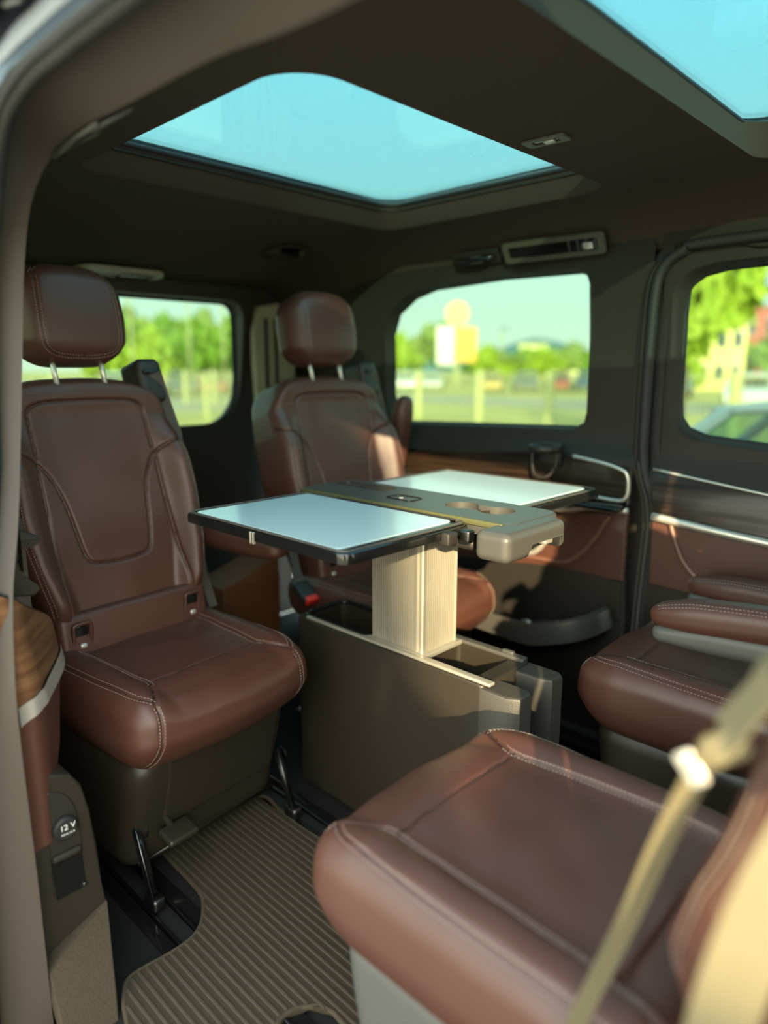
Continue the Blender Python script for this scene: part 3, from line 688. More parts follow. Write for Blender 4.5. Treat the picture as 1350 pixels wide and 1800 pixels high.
def make_seat(name, loc, rz, label, group, back_x=.13, bmat='shell', recline=16, head=True, arms=(), base='rear', floor_bits=True):
    root = empty(name, loc, rz); tag(root, label, 'seat', group)
    cu = inst('seat_cushion', CUSH, root); add_st('c', cL, cu)
    bk = inst('backrest', BACK, root); bk.location = (back_x - .058, 0, .49); bk.rotation_euler = (0, -R(recline), 0); add_st('b', bL, bk)
    tilt = Matrix.Rotation(-R(recline), 4, 'Y')
    def bp(x, y, z): p = tilt @ Vector((x, y, z)); return np.array((back_x - .058 + p.x, p.y, .49 + p.z))
    # lower back panel with the two anchor openings
    if base == 'rear':
        lo = box('lower_back', tuple(bp(.045, 0, .015)), (.07, .40, .15), .018, M['leather'], root, rotm('Y', -8), 4)
        for s in (-1, 1):
            c = bp(.070, s * .150, .032)
            fr_ = [(c[0] + .012 - a[1] * -.10, c[1] + a[0], c[2] + a[1]) for a in rrect(-.021, -.036, .021, .036, .008, 3)]
            t_ = tube('anchor_frame', fr_, .005, M['leather'], lo, 6, True)
            box('anchor_slot', (c[0] + .006, c[1], c[2]), (.012, .034, .062), .003, M['gloss'], lo)
            box('anchor_bar', (c[0] + .013, c[1], c[2] - .018), (.012, .018, .013), .005, M['chrome'], lo)
    if head:
        hd = inst('headrest', HEAD, root); p = bp(.045, 0, .805); hd.location = tuple(p); hd.rotation_euler = (0, -R(recline - 6), 0); add_st('h', hL, hd)
        for s in (-1, 1): tube('headrest_post', [bp(.055, s * .062, .62), bp(.055, s * .062, .72)], .0065, M['chrome'], hd_parent(hd), 10)
    for (y, x0, x1, z, tl, sh) in arms: armrest(root, y, x0, x1, z, tl, sh)
    # plastic base
    P, F = rb((.40, .43, .30), .05, 5, (8, 8, 8)); X, Y, Z = P.T
    X = X - .06 * sstep(.15, -.15, Z) * sstep(-.1, .2, X); Z = Z + .02 * sstep(.0, -.2, X) * sstep(0, -.15, Z)
    if base == 'rear':
        mesh('seat_base', np.c_[X + .24, Y, Z + .21], F, M['base'], root)
        P, F = rb((.025, .315, .215), .010, 3, (2, 6, 6)); P = P @ np.array(rotm('Y', 14)).T
        mesh('front_panel', P + np.array((.414, .022, .262)), F, M['base'], root)
        tube('floor_bar', [(.36, -.18, .075), (.36, .21, .075)], .011, M['steel'], root, 10)
        lv = box('lever', (.43, -.115, .150), (.055, .075, .018), .008, M['base'], root, rotm('Y', 12), 3)
        tube('lever_arm', [(.42, -.115, .145), (.385, -.135, .20), (.37, -.14, .27)], .009, M['black'], lv, 8)
        for y in (-.19, .215):
            st_ = tube('strut', [(.385, y, .185), (.435, y, .045)], .012, M['gloss'], root, 8, flat=(.011, .009), up=(1, 0, .2))
            tube('strut_edge', [(.398, y - .008, .185), (.446, y - .008, .045)], .004, M['steel'], st_, 6)
            box('strut_foot', (.44, y, .028), (.045, .03, .030), .008, M['steel'], root)
            disc('pivot', (.385, y + .012, .165), .017, .010, M['steel'], st_)
    else:
        P, F = rb((.44, .41, .34), .05, 5, (8, 8, 8)); X, Y, Z = P.T
        X = X - .05 * sstep(.15, -.17, Z) * sstep(-.1, .2, X)
        o = mesh('seat_base', np.c_[X + .25, Y, Z + .195], F, M[bmat], root)
        box('base_foot', (.24, 0, .02), (.42, .44, .03), .01, M['steel'], root)
    return root, bp
def hd_parent(h): return None
POSTS = []
_tube = tube
def make(name, *a, **k):
    """seat with headrest posts parented to the headrest in its own frame"""
    global hd_parent
    hold = []
    hd_parent = lambda h: hold.append(h) or None
    n0 = set(bpy.data.objects)
    root, bp = make_seat(name, *a, **k)
    for o in set(bpy.data.objects) - n0:
        if o.name.startswith('headrest_post') and hold:
            h = hold[0]; mi = h.matrix_basis.inverted(); o.data.transform(mi); o.parent = h
    return root, bp
GR = 'brown leather seats around the folding table'
rr, rr_bp = make('captain_seat', (-1.71, .745, 0), R(4.5), 'brown leather seat with tall headrest facing the open doorway, left of the table', GR,
          arms=[(.285, -.04, .355, .695, 0, False)])
rl, rl_bp = make('captain_seat', (-1.71, 1.552, 0), R(-1.5), 'brown leather seat behind the table, beside the rear side window', GR,
          arms=[])
nr, nr_bp = make('captain_seat', (-.19, .785, 0), R(180), 'large brown leather seat nearest the doorway, its bare cushion filling the lower foreground', GR, back_x=.0, recline=17, base='near')
nl, nl_bp = make('captain_seat', (-.21, 1.60, 0), R(180), 'brown leather seat with two stitched armrests beside the left sliding door', GR, back_x=.035, recline=14, base='near', bmat='base',
          arms=[(.245, .00, .335, .680, 6, True), (-.215, .02, .43, .60, 0, True)])
fs, fs_bp = make('captain_seat', (.46, .80, 0), 0, 'brown leather front seat, added unseen ahead of the doorway', None, base='near')  # unseen front seat, added to keep sun off the left side trim
# details on individual seats
def local(root, P): mi = root.matrix_basis.inverted(); return [np.array(mi @ Vector(p)) for p in P]
arm = armrest(rl, .30, .0, .28, .80, 0, False); arm.rotation_euler = (0, R(-78), 0); arm.location = (-.03, .325, .92)
# belt guides on the shoulders of the rear seats, with webbing and buckles
for root, bp, s, wb in ((rr, rr_bp, 1, 'webd'), (rl, rl_bp, 1, 'webd')):
    P, F = rb((.10, .075, .12), .018, 4, (3, 3, 3)); P = P @ np.array(rotm('Y', -16)).T
    bg_ = mesh('belt_guide', P + bp(.0, .205 * s, .645), F, M['black'], root)
    sl = box('guide_slot', tuple(bp(.052, .205 * s, .665)), (.012, .055, .012), .004, M['gloss'], bg_, rotm('Y', -16))
    sb = ribbon('seat_belt', [bp(.055, .205 * s, .66), bp(.035, .225 * s, .60), bp(.02, .250 * s, .50), bp(.0, .262 * s, .40), bp(-.03, .268 * s, .2), bp(-.03, .27 * s, 0)], .046, (.35, .9, 0), M[wb], root)
for root, pts in ((rr, [(-1.69, .985, .66), (-1.63, 1.00, .50)]), (rl, [(-1.66, 1.30, .63), (-1.61, 1.29, .52)])):
    q = local(root, pts); ribbon('buckle_strap', q, .026, (0, .9, .3), M['webd'], root, .006)
bk_ = box('belt_buckle', tuple(local(rl, [(-1.575, 1.285, .485)])[0]), (.075, .055, .03), .008, M['black'], rl, rotm('Y', 35))
box('buckle_button', tuple(local(rl, [(-1.545, 1.285, .470)])[0]), (.022, .045, .026), .005, M['red'], bk_, rotm('Y', 35))
tag(rl.children[-1], None)
# seat belt of the nearest seat: upper strand, tongue, lap strand and thin strand
b1 = ribbon('seat_belt', local(nr, spline([(-.02, .52, 1.02), (-.106, .535, .957), (-.129, .530, .918), (-.150, .525, .878)], 6)), .046, (.5, -.2, -.6), M['webb'], nr); tag(b1, 'khaki seat belt webbing')
ribbon('seat_belt', local(nr, spline([(-.152, .525, .876), (-.185, .535, .78), (-.222, .55, .65), (-.262, .535, .505), (-.28, .525, .42)], 6)), .020, (.80, .60, .0), M['webb'], nr)
ribbon('seat_belt', local(nr, spline([(-.045, .472, .93), (-.074, .460, .87), (-.094, .449, .80), (-.110, .445, .70), (-.12, .45, .58), (-.13, .46, .40)], 6)), .042, (.9, .30, .1), M['webb'], nr)
tn = box('belt_tongue', tuple(local(nr, [(-.170, .525, .842)])[0]), (.028, .005, .016), .0022, M['chrome'], nr, rotm('Y', -50)); tag(tn, 'bright metal belt tongue')
box('tongue_grip', tuple(local(nr, [(-.148, .527, .868)])[0]), (.024, .014, .036), .005, M['webb'], nr, rotm('Y', -50))

# ------------------------------------------------------------------ folding table
tb = tag(empty('folding_table', (-1.10, 1.215, 0)), 'grey centre table on a ribbed metal post with two pale open leaves', 'table')
def T(P): return [(p[0] + 1.10, p[1] - 1.215, p[2]) for p in P]
def tl(fn): return lambda u, v, t: tuple(np.array(fn(u, v, t)) - np.array((-1.10, 1.215, 0)))
zc = .495
def console():
    y0, y1 = 1.125, 1.305; x0, x1 = -1.42, -.80
    o = [(x0, y0), (x1 - .03, y0), (x1 - .03, y1), (x0, y1)]
    well1 = rrect(-1.40, y0 + .022, -1.16, y1 - .022, .02); well2 = rrect(-.985, y0 + .022, -.835, y1 - .022, .012)
    c = plate('console', rrect(x0, y0, x1, y1, (.012, .03, .03, .012)), .48, tl(lambda u, v, t: (u, v, zc + t)), M['base'], tb, holes=[well1, well2], bev=.006, step=.06)
    for (a, b, zz) in ((-1.40, -1.16, .38), (-.985, -.835, .36)): box('well_floor', T([((a + b) / 2, 1.215, zz)])[0], (b - a, .14, .01), .002, M['black'], c)
    box('console_rail', T([(-1.08, y0 + .012, zc + .004)])[0], (.60, .020, .008), .003, M['alum'], c)
    box('console_rail', T([(-1.02, y1 - .012, zc + .004)])[0], (.44, .022, .010), .003, M['tgrey'], c)
    box('rail_clip', T([(-.845, y1 - .014, zc + .012)])[0], (.03, .012, .010), .003, M['tgrey'], c)
    tube('console_rim', T([(x, y, zc + .004) for x, y in resamp(rrect(-1.405, y0 + .016, -1.155, y1 - .016, .025), .03)]), .007, M['gloss'], c, 8, True)
    # rounded front end with an open pocket
    for s, ya, yb in ((-1, y0, y0 + .055), (1, y1 - .055, y1)):
        out = [(-.795, ya), (-.735, ya + (.0 if s < 0 else .004)), (-.715, ya + .012), (-.712, yb - .012), (-.725, yb), (-.795, yb)]
        plate('console_end', out, .47, tl(lambda u, v, t: (u, v, zc - .004 + t)), M['endp'], tb, bev=.007, step=.06)
    plate('end_floor', [(-.795, y0 + .05), (-.735, y0 + .05), (-.735, y1 - .05), (-.795, y1 - .05)], .20, tl(lambda u, v, t: (u, v, .33 + t)), M['endp'], tb, bev=.004)
    # vent slats at the foot
    for k in range(5): box('vent_slat', T([(-.70, 1.29, .19 + .022 * k)])[0], (.012, .09, .006), .002, M['tgrey'], tb)
    box('vent_tab', T([(-.693, 1.30, .262)])[0], (.012, .02, .028), .004, M['alum'], tb)
console()
def post():
    x0, x1, y0, y1 = -1.150, -.985, 1.15, 1.272; zb, zt = zc - .005, .80
    v = []; f = []; loop = []
    def ridge(a, b, n, amp, nrm):
        amp = .0055
        a = np.array(a); b = np.array(b); nrm = np.array(nrm); out = []
        for i in range(n):
            for s, d in ((.0, 0), (.35, 0), (.5, 1), (.85, 1)): out.append(a + (b - a) * (i + s) / n - nrm * amp * d)
        return out
    loop += ridge((x0, y0), (x1 - .028, y0), 20, .0030, (0, -1)) + [(x1 - .028, y0 - .001), (x1 - .018, y0 - .003), (x1 - .016, y0 + .001), (x1 - .004, y0 - .003), (x1, y0)]
    loop += ridge((x1, y0 + .008), (x1, y1 - .008), 16, .0030, (1, 0)) + [(x1, y1)]
    loop += ridge((x1 - .01, y1), (x0 + .01, y1), 20, .003, (0, 1)) + [(x0, y1)]
    n = len(loop)
    for z in (zb, zt): v += T([(p[0], p[1], z) for p in loop])
    f = [(i, (i + 1) % n, n + (i + 1) % n, n + i) for i in range(n)] + [tuple(range(n, 2 * n))]
    o = mesh('post', v, f, M['alum'], tb, False); tag(o, 'ribbed metal table post')
    box('post_base', T([(-1.068, 1.211, zc + .003)])[0], (.19, .145, .012), .003, M['alum'], tb)
post()
ZT = .850
def table_top():
    # centre tray with end block
    o = rrect(-1.395, 1.128, -.745, 1.318, (.035, .03, .03, .035))
    pen = rrect(-1.385, 1.235, -1.20, 1.292, .012)
    cup = []
    for c, r, a0, a1 in (((-.945, 1.232), .038, 40, 320), ((-.850, 1.232), .040, 220, 500)):
        cup += [(c[0] + r * math.cos(R(a)), c[1] + r * math.sin(R(a))) for a in np.linspace(a0, a1, 18)]
    cup = [p for p in cup]
    tp = plate('centre_tray', o, .030, tl(lambda u, v, t: (u, v, ZT + t)), M['tgrey'], tb, holes=[pen, cup], bev=.006, step=.03)
    box('tray_floor', T([(-1.29, 1.263, ZT - .034)])[0], (.20, .07, .004), .001, M['rubber'], tp)
    tube('pen_rim', T([(x, y, ZT - .003) for x, y in resamp(rrect(-1.388, 1.232, -1.197, 1.295, .012), .02)]), .0035, M['rubber'], tp, 6, True)
    box('pen_divider', T([(-1.325, 1.263, ZT - .014)])[0], (.004, .058, .022), .001, M['tgrey'], tp)
    for c in ((-.945, 1.232), (-.850, 1.232)): disc('cup_holder', T([(c[0], c[1], ZT - .046)])[0], .043, .003, M['rubber'], tp, 'Z')
    for c, r in (((-.945, 1.232), .041), ((-.850, 1.232), .043)):
        v = []; n = 24; f = []
        for z in (ZT - .004, ZT - .034):   # wall of the cup well
            for i in range(n): g = 2 * math.pi * i / n; v += T([(c[0] + r * math.cos(g), c[1] + r * math.sin(g), z - (.010 if z < ZT - .01 else .004))])
        f = [(i, (i + 1) % n, n + (i + 1) % n, n + i) for i in range(n)]
        mesh('cup_wall', v, f, M['base'], tp)
    tube('latch_edge', T([(x, y, ZT + .001) for x, y in resamp(rrect(-1.135, 1.178, -1.055, 1.225, .010), .01)]), .0018, M['gloss'], tp, 6, True)
    text('tray_emblem', '\u21bb', .014, T([(-1.10, 1.197, ZT + .0008)])[0], (0, 0, R(0)), M['print_'], tp)
    box('hinge_channel', T([(-1.07, 1.1245, ZT - .005)])[0], (.62, .010, .012), .002, M['pipe_olive'], tp)
    # end block hanging below the tray
    P, F = rb((.080, .215, .060), .016, 4, (8, 16, 6)); P = P + np.array((-.742, 1.166, ZT - .0315))
    Xb = P[:, 0]; notch = (np.abs(P[:, 1] - 1.200) < .060) & (P[:, 2] < ZT - .03) & (Xb > -.745)
    P[notch, 2] = np.maximum(P[notch, 2], ZT - .034)
    mesh('end_block', [(p[0] + 1.10, p[1] - 1.215, p[2]) for p in P], F, M['tgrey'], tb)
    box('end_block_latch', T([(-.735, 1.245, ZT - .045)])[0], (.02, .03, .02), .004, M['chrome'], tb)
    # leaves
    for nm, ya, yb, zz in (('table_leaf', .775, 1.122, .842), ('table_leaf', 1.322, 1.685, .842)):
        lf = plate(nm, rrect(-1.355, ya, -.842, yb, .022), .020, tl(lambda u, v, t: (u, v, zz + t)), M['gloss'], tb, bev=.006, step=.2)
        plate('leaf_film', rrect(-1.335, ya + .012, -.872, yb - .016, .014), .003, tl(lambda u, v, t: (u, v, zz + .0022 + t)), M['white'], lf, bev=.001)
        tube('leaf_rim', T([(x, y, zz + .001) for x, y in resamp(rrect(-1.350, ya + .004, -.847, yb - .004, .02), .05)]), .003, M['tgrey'], lf, 6, True)
        ye = yb - .010 if yb < 1.2 else ya + .010
        box('leaf_slot', T([(-1.05, ye, zz + .003)])[0], (.36, .006, .004), .0015, M['rubber'], lf)
        if yb < 1.2:
            for yy in (.87,): pass
            for k in (0, .009): box('leaf_catch', T([(-1.105 + k, ya - .005, zz - .014)])[0], (.004, .007, .024), .001, M['alum'], lf)
            box('leaf_hinge', T([(-.815, 1.082, zz - .016)])[0], (.024, .022, .024), .004, M['steel'], lf)
            box('leaf_hinge', T([(-.835, 1.045, zz - .018)])[0], (.03, .03, .026), .004, M['black'], lf)
    box('table_arm', T([(-1.06, 1.21, .790)])[0], (.44, .15, .022), .008, M['black'], tb)
M['pipe_olive'] = mat('olive_metal', (.10, .098, .040), .45, metal=.3)
table_top()

# ------------------------------------------------------------------ floor mat
mo = [(-1.445, .705), (-1.40, .690), (-1.235, .682), (-1.185, .665), (-1.145, .635), (-1.125, .600), (-1.122, .55), (-1.128, .475), (-1.105, .448), (-1.05, .425), (-.95, .405), (-.60, .39), (-.60, .56), (-.79, .565), (-.835, .585), (-.852, .625), (-.835, .665), (-.79, .690), (-.60, .695), (-.60, .975), (-1.25, .978), (-1.43, .976)]
fm = tag(plate('floor_mat', mo, .010, lambda u, v, t: (u, v, .0165 + t), M['mat_'], None, bev=.003, step=.1), 'dark ribbed floor mat between the facing seats', 'mat')
tube('mat_binding', [(x, y, .0125) for x, y in spline(mo, 4, True)], .0055, M['rib'], fm, 8, True)
mpoly = np.array(mo)
yy = .402
while yy < .972:
    xs = np.linspace(-1.44, -.605, 420); ok = inpoly(np.c_[xs, np.full(420, yy)], mpoly); runs = []; st0 = None
    for i in range(420):
        if ok[i] and st0 is None: st0 = i
        if (not ok[i] or i == 419) and st0 is not None:
            if xs[i - 1] - xs[st0] > .03: runs.append((xs[st0] + .004, xs[i - 1] - .004))
            st0 = None
    for a, b in runs:
        mesh('rib', [(a, yy - .0036, .0163), (b, yy - .0036, .0163), (b, yy - .0020, .0182), (a, yy - .0020, .0182), (b, yy + .0020, .0182), (a, yy + .0020, .0182), (b, yy + .0036, .0163), (a, yy + .0036, .0163)],
             [(0, 1, 2, 3), (3, 2, 4, 5), (5, 4, 6, 7), (0, 3, 5, 7), (1, 6, 4, 2)], M['rib'], fm, False)
    yy += .0165
# ------------------------------------------------------------------ cup holders, ceiling fittings, brown panel
def cup_holder(loc, rz, label):
    r_ = tag(empty('cup_holder', loc, rz), label, 'cup holder', 'folding cup holders on the side trim')
    ring = [(.048 * math.cos(a) , .042 * math.sin(a) - .03, .035) for a in np.linspace(0, 2 * math.pi, 28, endpoint=False)]
    tube('ring', ring, .008, M['black'], r_, 8, True, flat=(.006, .011), up=(0, 0, 1))
    tube('support', spline([(-.045, -.03, .03), (-.040, -.035, -.02), (-.02, -.045, -.05), (.02, -.045, -.05), (.040, -.035, -.02), (.045, -.03, .03)], 6), .005, M['black'], r_, 8)
    box('bracket', (0, .008, .015), (.08, .02, .07), .006, M['black'], r_)
    return r_
cup_holder((-1.135, 1.925, .875), 0, 'black folding cup holder on the wood panel under the rear side window')
ch2 = tag(empty('cup_holder', (-1.29, .40, .80)), 'black forked cup holder above the brown wood panel at the door frame edge', 'cup holder', 'folding cup holders on the side trim')
plate('fork', [(-.03, .078), (-.006, .078), (.044, .052), (.039, .041), (.015, .038), (.002, .019), (.009, -.010), (.032, -.032), (.035, -.041), (.024, -.049), (-.013, -.043), (-.03, -.041)], .030, lambda u, v, t: (t, u, v), M['black'], ch2, bev=.003)
plate('fork_edge', [(.000, .052), (.044, .052), (.039, .045), (.012, .040)], .006, lambda u, v, t: (.004 + t, u, v), M['trim'], ch2, bev=.001)
def fitting(name, loc, rot, label, cat):
    o = tag(empty(name, loc), label, cat); o.rotation_euler = rot; return o
sw = fitting('roof_switch', (-.815, 1.31, H - .001), (0, 0, R(4)), 'small bright framed switch on the roof bar between the windows', 'switch')
plate('switch_frame', rrect(-.045, -.022, .045, .022, .008), .004, lambda u, v, t: (u, v, -.004 - t), mat('olive_plastic', (.075, .072, .05), .4), sw, holes=[rrect(-.028, -.011, .028, .011, .003)], bev=.002)
box('switch_cavity', (0, 0, -.0005), (.06, .026, .003), .001, M['gloss'], sw); box('rocker', (.008, 0, -.004), (.022, .014, .006), .002, M['chrome'], sw)
sp_ = fitting('roof_speaker', (-2.07, 1.63, head_z(-2.07, 1.63) - .002), (0, R(-9), 0), 'dark oval speaker grille on the rear headliner', 'speaker')
disc('speaker_grille', (0, 0, -.010), .075, .010, M['gloss'], sp_, 'Z'); tube('speaker_ring', [(.078 * math.cos(a), .078 * math.sin(a), -.006) for a in np.linspace(0, 6.283, 32, endpoint=False)], .004, M['head'], sp_, 6, True)
lm = fitting('reading_lamp', (-2.42, 1.185, head_z(-2.42, 1.185) - .004), (0, R(-5), 0), 'pale slim reading lamp on the headliner above the rear window', 'lamp')
plate('lamp_housing', rrect(-.05, -.15, .05, .15, .045), .016, lambda u, v, t: (u, v, -.016 - t), mat('pale_housing', (.34, .33, .25), .4), lm, bev=.006); box('lamp_lens', (.005, .05, -.017), (.06, .12, .008), .003, M['gloss'], lm)
vt = fitting('air_vent', (-1.165, 1.945, 1.510), (R(-58), 0, R(3)), 'dark rectangular air vent above the rear side window', 'vent')
plate('vent_frame', rrect(-.17, -.032, .16, .032, .012), .010, lambda u, v, t: (u, v, -.010 - t), bpy.data.materials['olive_plastic'], vt, holes=[rrect(-.155, -.018, .140, .018, .006)], bev=.003, step=.1)
box('vent_cavity', (-.006, 0, -.001), (.30, .042, .003), .001, M['gloss'], vt)
for k in range(4): box('vent_blade', (.05 + .028 * k, 0, -.006), (.004, .036, .008), .001, M['tgrey'], vt)
box('vent_roller', (.11, .004, -.008), (.03, .02, .006), .002, M['chrome'], vt)
gh = fitting('grab_hook', (-1.46, 1.955, 1.512), (R(-55), 0, 0), 'dark coat hook with a bright glint beside the air vent', 'hook')
tube('hook', spline([(-.075, 0, 0), (-.06, -.004, -.022), (0, -.006, -.030), (.06, -.004, -.022), (.075, 0, 0)], 6), .009, M['gloss'], gh, 8); box('hook_lamp', (.015, -.004, -.026), (.05, .02, .014), .006, M['chrome'], gh); box('hook_plate', (0, 0, -.003), (.18, .05, .008), .003, M['black'], gh)
pb = tag(empty('brown_box', (-2.02, 1.35, 0)), 'plain brown box behind the gap between the rear seats', 'box')
P, F = rb((.16, .235, .46), .006, 2); P[:, 2] += .23 - .035 * np.clip(-P[:, 1] / .11, -1, 1) * (P[:, 2] > 0); mesh('box_body', P, F, M['brownp'], pb)
box('box_flap', (.083, 0, .34), (.004, .225, .19), .001, M['brownp'], pb, rotm('Y', 2))

# ------------------------------------------------------------------ outside
G = -.45
def gfn(x, y): return (x, y, G)
m_grass = mat('dry_grass', (.50, .42, .13), .95, var=.35, vscale=.35); m_asph = mat('pale_concrete', (.37, .315, .24), .9, var=.15, vscale=1.5); m_hill = mat('blue_green_hill', (.09, .19, .17), 1)
tag(sheet('ground', [(-500, -200), (300, -200), (300, 600), (-500, 600)], [], 80, gfn, m_grass), 'yellow green ground outside', kind='structure')
tag(sheet('road', [(-60, -14), (40, -14), (40, 9), (-60, 9)], [], 20, lambda x, y: (x, y, G + .012), m_asph), 'pale concrete pavement under the van', kind='structure')
tag(sheet('road', [(-110, 26), (60, 26), (60, 34), (-110, 34)], [], 20, lambda x, y: (x, y, G + .012), m_asph), 'pale road beyond the fence', kind='structure')
tag(sheet('road', [(-42, 9), (-24, 9), (-24, 26), (-42, 26)], [], 20, lambda x, y: (x, y, G + .012), m_asph), 'pale path behind the tailgate', kind='structure')
def hill():
    v = []; f = []; n = 60
    for j in range(8):
        for i in range(n):
            a = i / (n - 1); x = -420 + 700 * a; h = 17 * math.exp(-((x + 252) / 30) ** 2) + 8 * math.exp(-((x + 330) / 60) ** 2) + 4
            v.append((x, 360 + j * 14, G + h * math.sin(math.pi * j / 7) - .5))
    for j in range(7):
        for i in range(n - 1): f.append((j * n + i, j * n + i + 1, (j + 1) * n + i + 1, (j + 1) * n + i))
    return mesh('hill', v, f, m_hill)
tag(hill(), 'distant blue green hill on the skyline', kind='structure')
# fence: parallel to the van beyond its left side, and across behind it
m_post = mat('fence_post', (.58, .55, .26), .7); m_bar = mat('fence_bar', (.40, .40, .20), .6)
def fence(a, b, label, panel=2.45, h=1.55, pw=.22):
    a = np.array(a, float); b = np.array(b, float); L = np.linalg.norm(b - a); d = (b - a) / L; n = int(L / panel)
    r_ = tag(empty('fence', (a[0], a[1], G), math.atan2(d[1], d[0])), label, 'fence')
    for i in range(n + 1): box('post', (i * panel, 0, h / 2), (pw, .12, h), .015, m_post, r_)
    for z in (.18, h - .12): box('rail', (n * panel / 2, 0, z), (n * panel, .03, .05), .004, m_bar, r_)
    v = []; f = []; k = 0
    for i in range(int(n * panel / .14)):
        x = .14 * i; s = .011
        for q in (.05, h - .05):
            v += [(x - s, -s, q), (x + s, -s, q), (x + s, s, q), (x - s, s, q)]
        f += [(k, k + 1, k + 5, k + 4), (k + 1, k + 2, k + 6, k + 5), (k + 2, k + 3, k + 7, k + 6), (k + 3, k, k + 4, k + 7)]; k += 8
    tag(mesh('bars', v, f, m_bar, r_, False), 'thin upright fence bars', kind='stuff')
fence((-30, 17.5), (6, 17.5), 'pale barred fence with square posts along the grass beside the van')
fence((-20, -2), (-20, 17), 'pale barred fence across the grass behind the tailgate', 2.4, 1.45, .10)
# trees: three kinds sharing meshes
def leafmat(n, c): 
    m = mat(n, c, .7, var=.3, vscale=1.2); return m
LEAF = [leafmat('leaf_lime', (.34, .46, .035)), leafmat('leaf_green', (.19, .33, .03)), leafmat('leaf_olive', (.27, .36, .07))]; BARK = mat('bark', (.11, .08, .05), .9)
def crown_mesh(seed, n=900, R0=1.0, size=.20, squash=.8, nb=0):
    g = np.random.default_rng(seed); v = []; f = []
    blobs = [(g.normal(0, .45, 3) * np.array((1, 1, .75)), g.uniform(.35, .6)) for _ in range(9)]
    if nb:
        size = .13; blobs = []
        for k in range(nb):
            d = g.normal(0, 1, 3); d /= np.linalg.norm(d); blobs.append((d * .62 * g.uniform(.3, 1) ** .33, .33))
    for i in range(n):
        c, r = blobs[g.integers(len(blobs))]; d = g.normal(0, 1, 3); d /= np.linalg.norm(d); p = c + d * r * g.uniform(.6, 1.0) ** .5
        p = p * np.array((1, 1, squash)); u = g.normal(0, 1, 3); u /= np.linalg.norm(u); w = np.cross(u, d + g.normal(0, .4, 3)); w /= np.linalg.norm(w) + 1e-9; s = size * g.uniform(.6, 1.2); k = len(v)
        v += [p - u * s, p - w * s * .55 + d * s * .15, p + u * s, p + w * s * .55 + d * s * .15]; f.append((k, k + 1, k + 2, k + 3))
    me = bpy.data.meshes.new('foliage'); me.from_pydata([tuple(q * R0) for q in v], [], f); me.materials.append(LEAF[seed % 3]); me.update(); return me
CR = [crown_mesh(i) for i in range(3)]; CRD = crown_mesh(5, 6000, nb=34)
tv, tf = tube_data([(0, 0, 0), (.02, 0, .5), (0, .02, 1.0), (.03, 0, 1.4)], [.10, .085, .07, .04], 7); TR = bpy.data.meshes.new('trunk'); TR.from_pydata([tuple(p) for p in tv], [], tf); TR.materials.append(BARK); TR.update()
def tree(x, y, h, w, kind, label, group=None, trunk=.35, dense=False):
    r_ = tag(empty('tree', (x, y, G), random.uniform(0, 6)), label, 'tree', group)
    c = inst('foliage', CRD if dense else CR[kind], r_); ch = h * (1 - trunk); c.scale = (w / 2 / .95, w / 2 / .95, ch / 2 / .72); c.location = (0, 0, h - ch / 2); tag(c, None, kind='stuff')
    t = inst('trunk', TR, r_); t.scale = (h * .16, h * .16, h * .45)
    return r_
def dir_at(px, d):
    """ground point at distance d along the bearing of degrees px from the +Y axis (counter-clockwise)"""
    return (-d * math.sin(R(px)), d * math.cos(R(px)))
tree(-5.0, 13.0, 5.0, 2.3, 0, 'bright green young tree close behind the left door window', trunk=.36)
tree(7.30, -10.85, 8.3, 2.75, 2, 'dense unseen tree added to shade the open doorway', trunk=.28, dense=True)  # out-of-view tree, invented to keep direct sun off the rear seats
tree(4.24, -4.93, 3.22, 2.5, 1, 'tall unseen shrub added to shade the lower doorway', trunk=.08, dense=True)  # shrub added out of view; its top cuts low sun off the near cushion
KL = ['lime green tree', 'mid green tree', 'olive green tree']
def bearing(x): return 44 - math.degrees(math.atan((x - 675) / 1246))
ORD = 'first second third fourth fifth sixth seventh eighth ninth tenth eleventh twelfth thirteenth fourteenth fifteenth sixteenth seventeenth eighteenth nineteenth twentieth'.split()
i = 0
for px in range(200, 440, 24):
    d = 66 + 11 * (i % 3); x, y = dir_at(bearing(px), d); tree(x, y, d * (.046 + .022 * ((i * 7) % 5) / 4) + 1.6, 3.9, (0, 1, 2, 0, 1)[i % 5], KL[(0, 1, 2, 0, 1)[i % 5]] + ', %s from the left through the tailgate window' % ORD[i], 'trees seen through the tailgate window', .18); i += 1
i0 = i
for px in list(range(640, 780, 34)) + list(range(850, 1050, 36)):
    d = 80 + 12 * (i % 3); x, y = dir_at(bearing(px), d); tree(x, y, d * (.048 if px < 780 else .020) + .010 * d * ((i * 5) % 4) / 3 + 1.6, 4.6, (0, 2, 1)[i % 3], KL[(0, 2, 1)[i % 3]] + ', %s from the left through the rear side window' % ORD[i - i0], 'trees seen through the rear side window', .15); i += 1
for px in (1300, 1362, 1180, 1215):
    d = 75; x, y = dir_at(bearing(px), d if px > 1250 else 50); tree(x, y, 5.2 if px > 1250 else 2.4, 3.4 if px > 1250 else 1.4, i % 3, {1300: 'bushy tree just right of the long yellow building', 1362: 'bushy tree farthest right of the long yellow building', 1180: 'low shrub at the left end of the long yellow building', 1215: 'low shrub in front of the long yellow building'}[px], 'trees near the yellow building', .15); i += 1
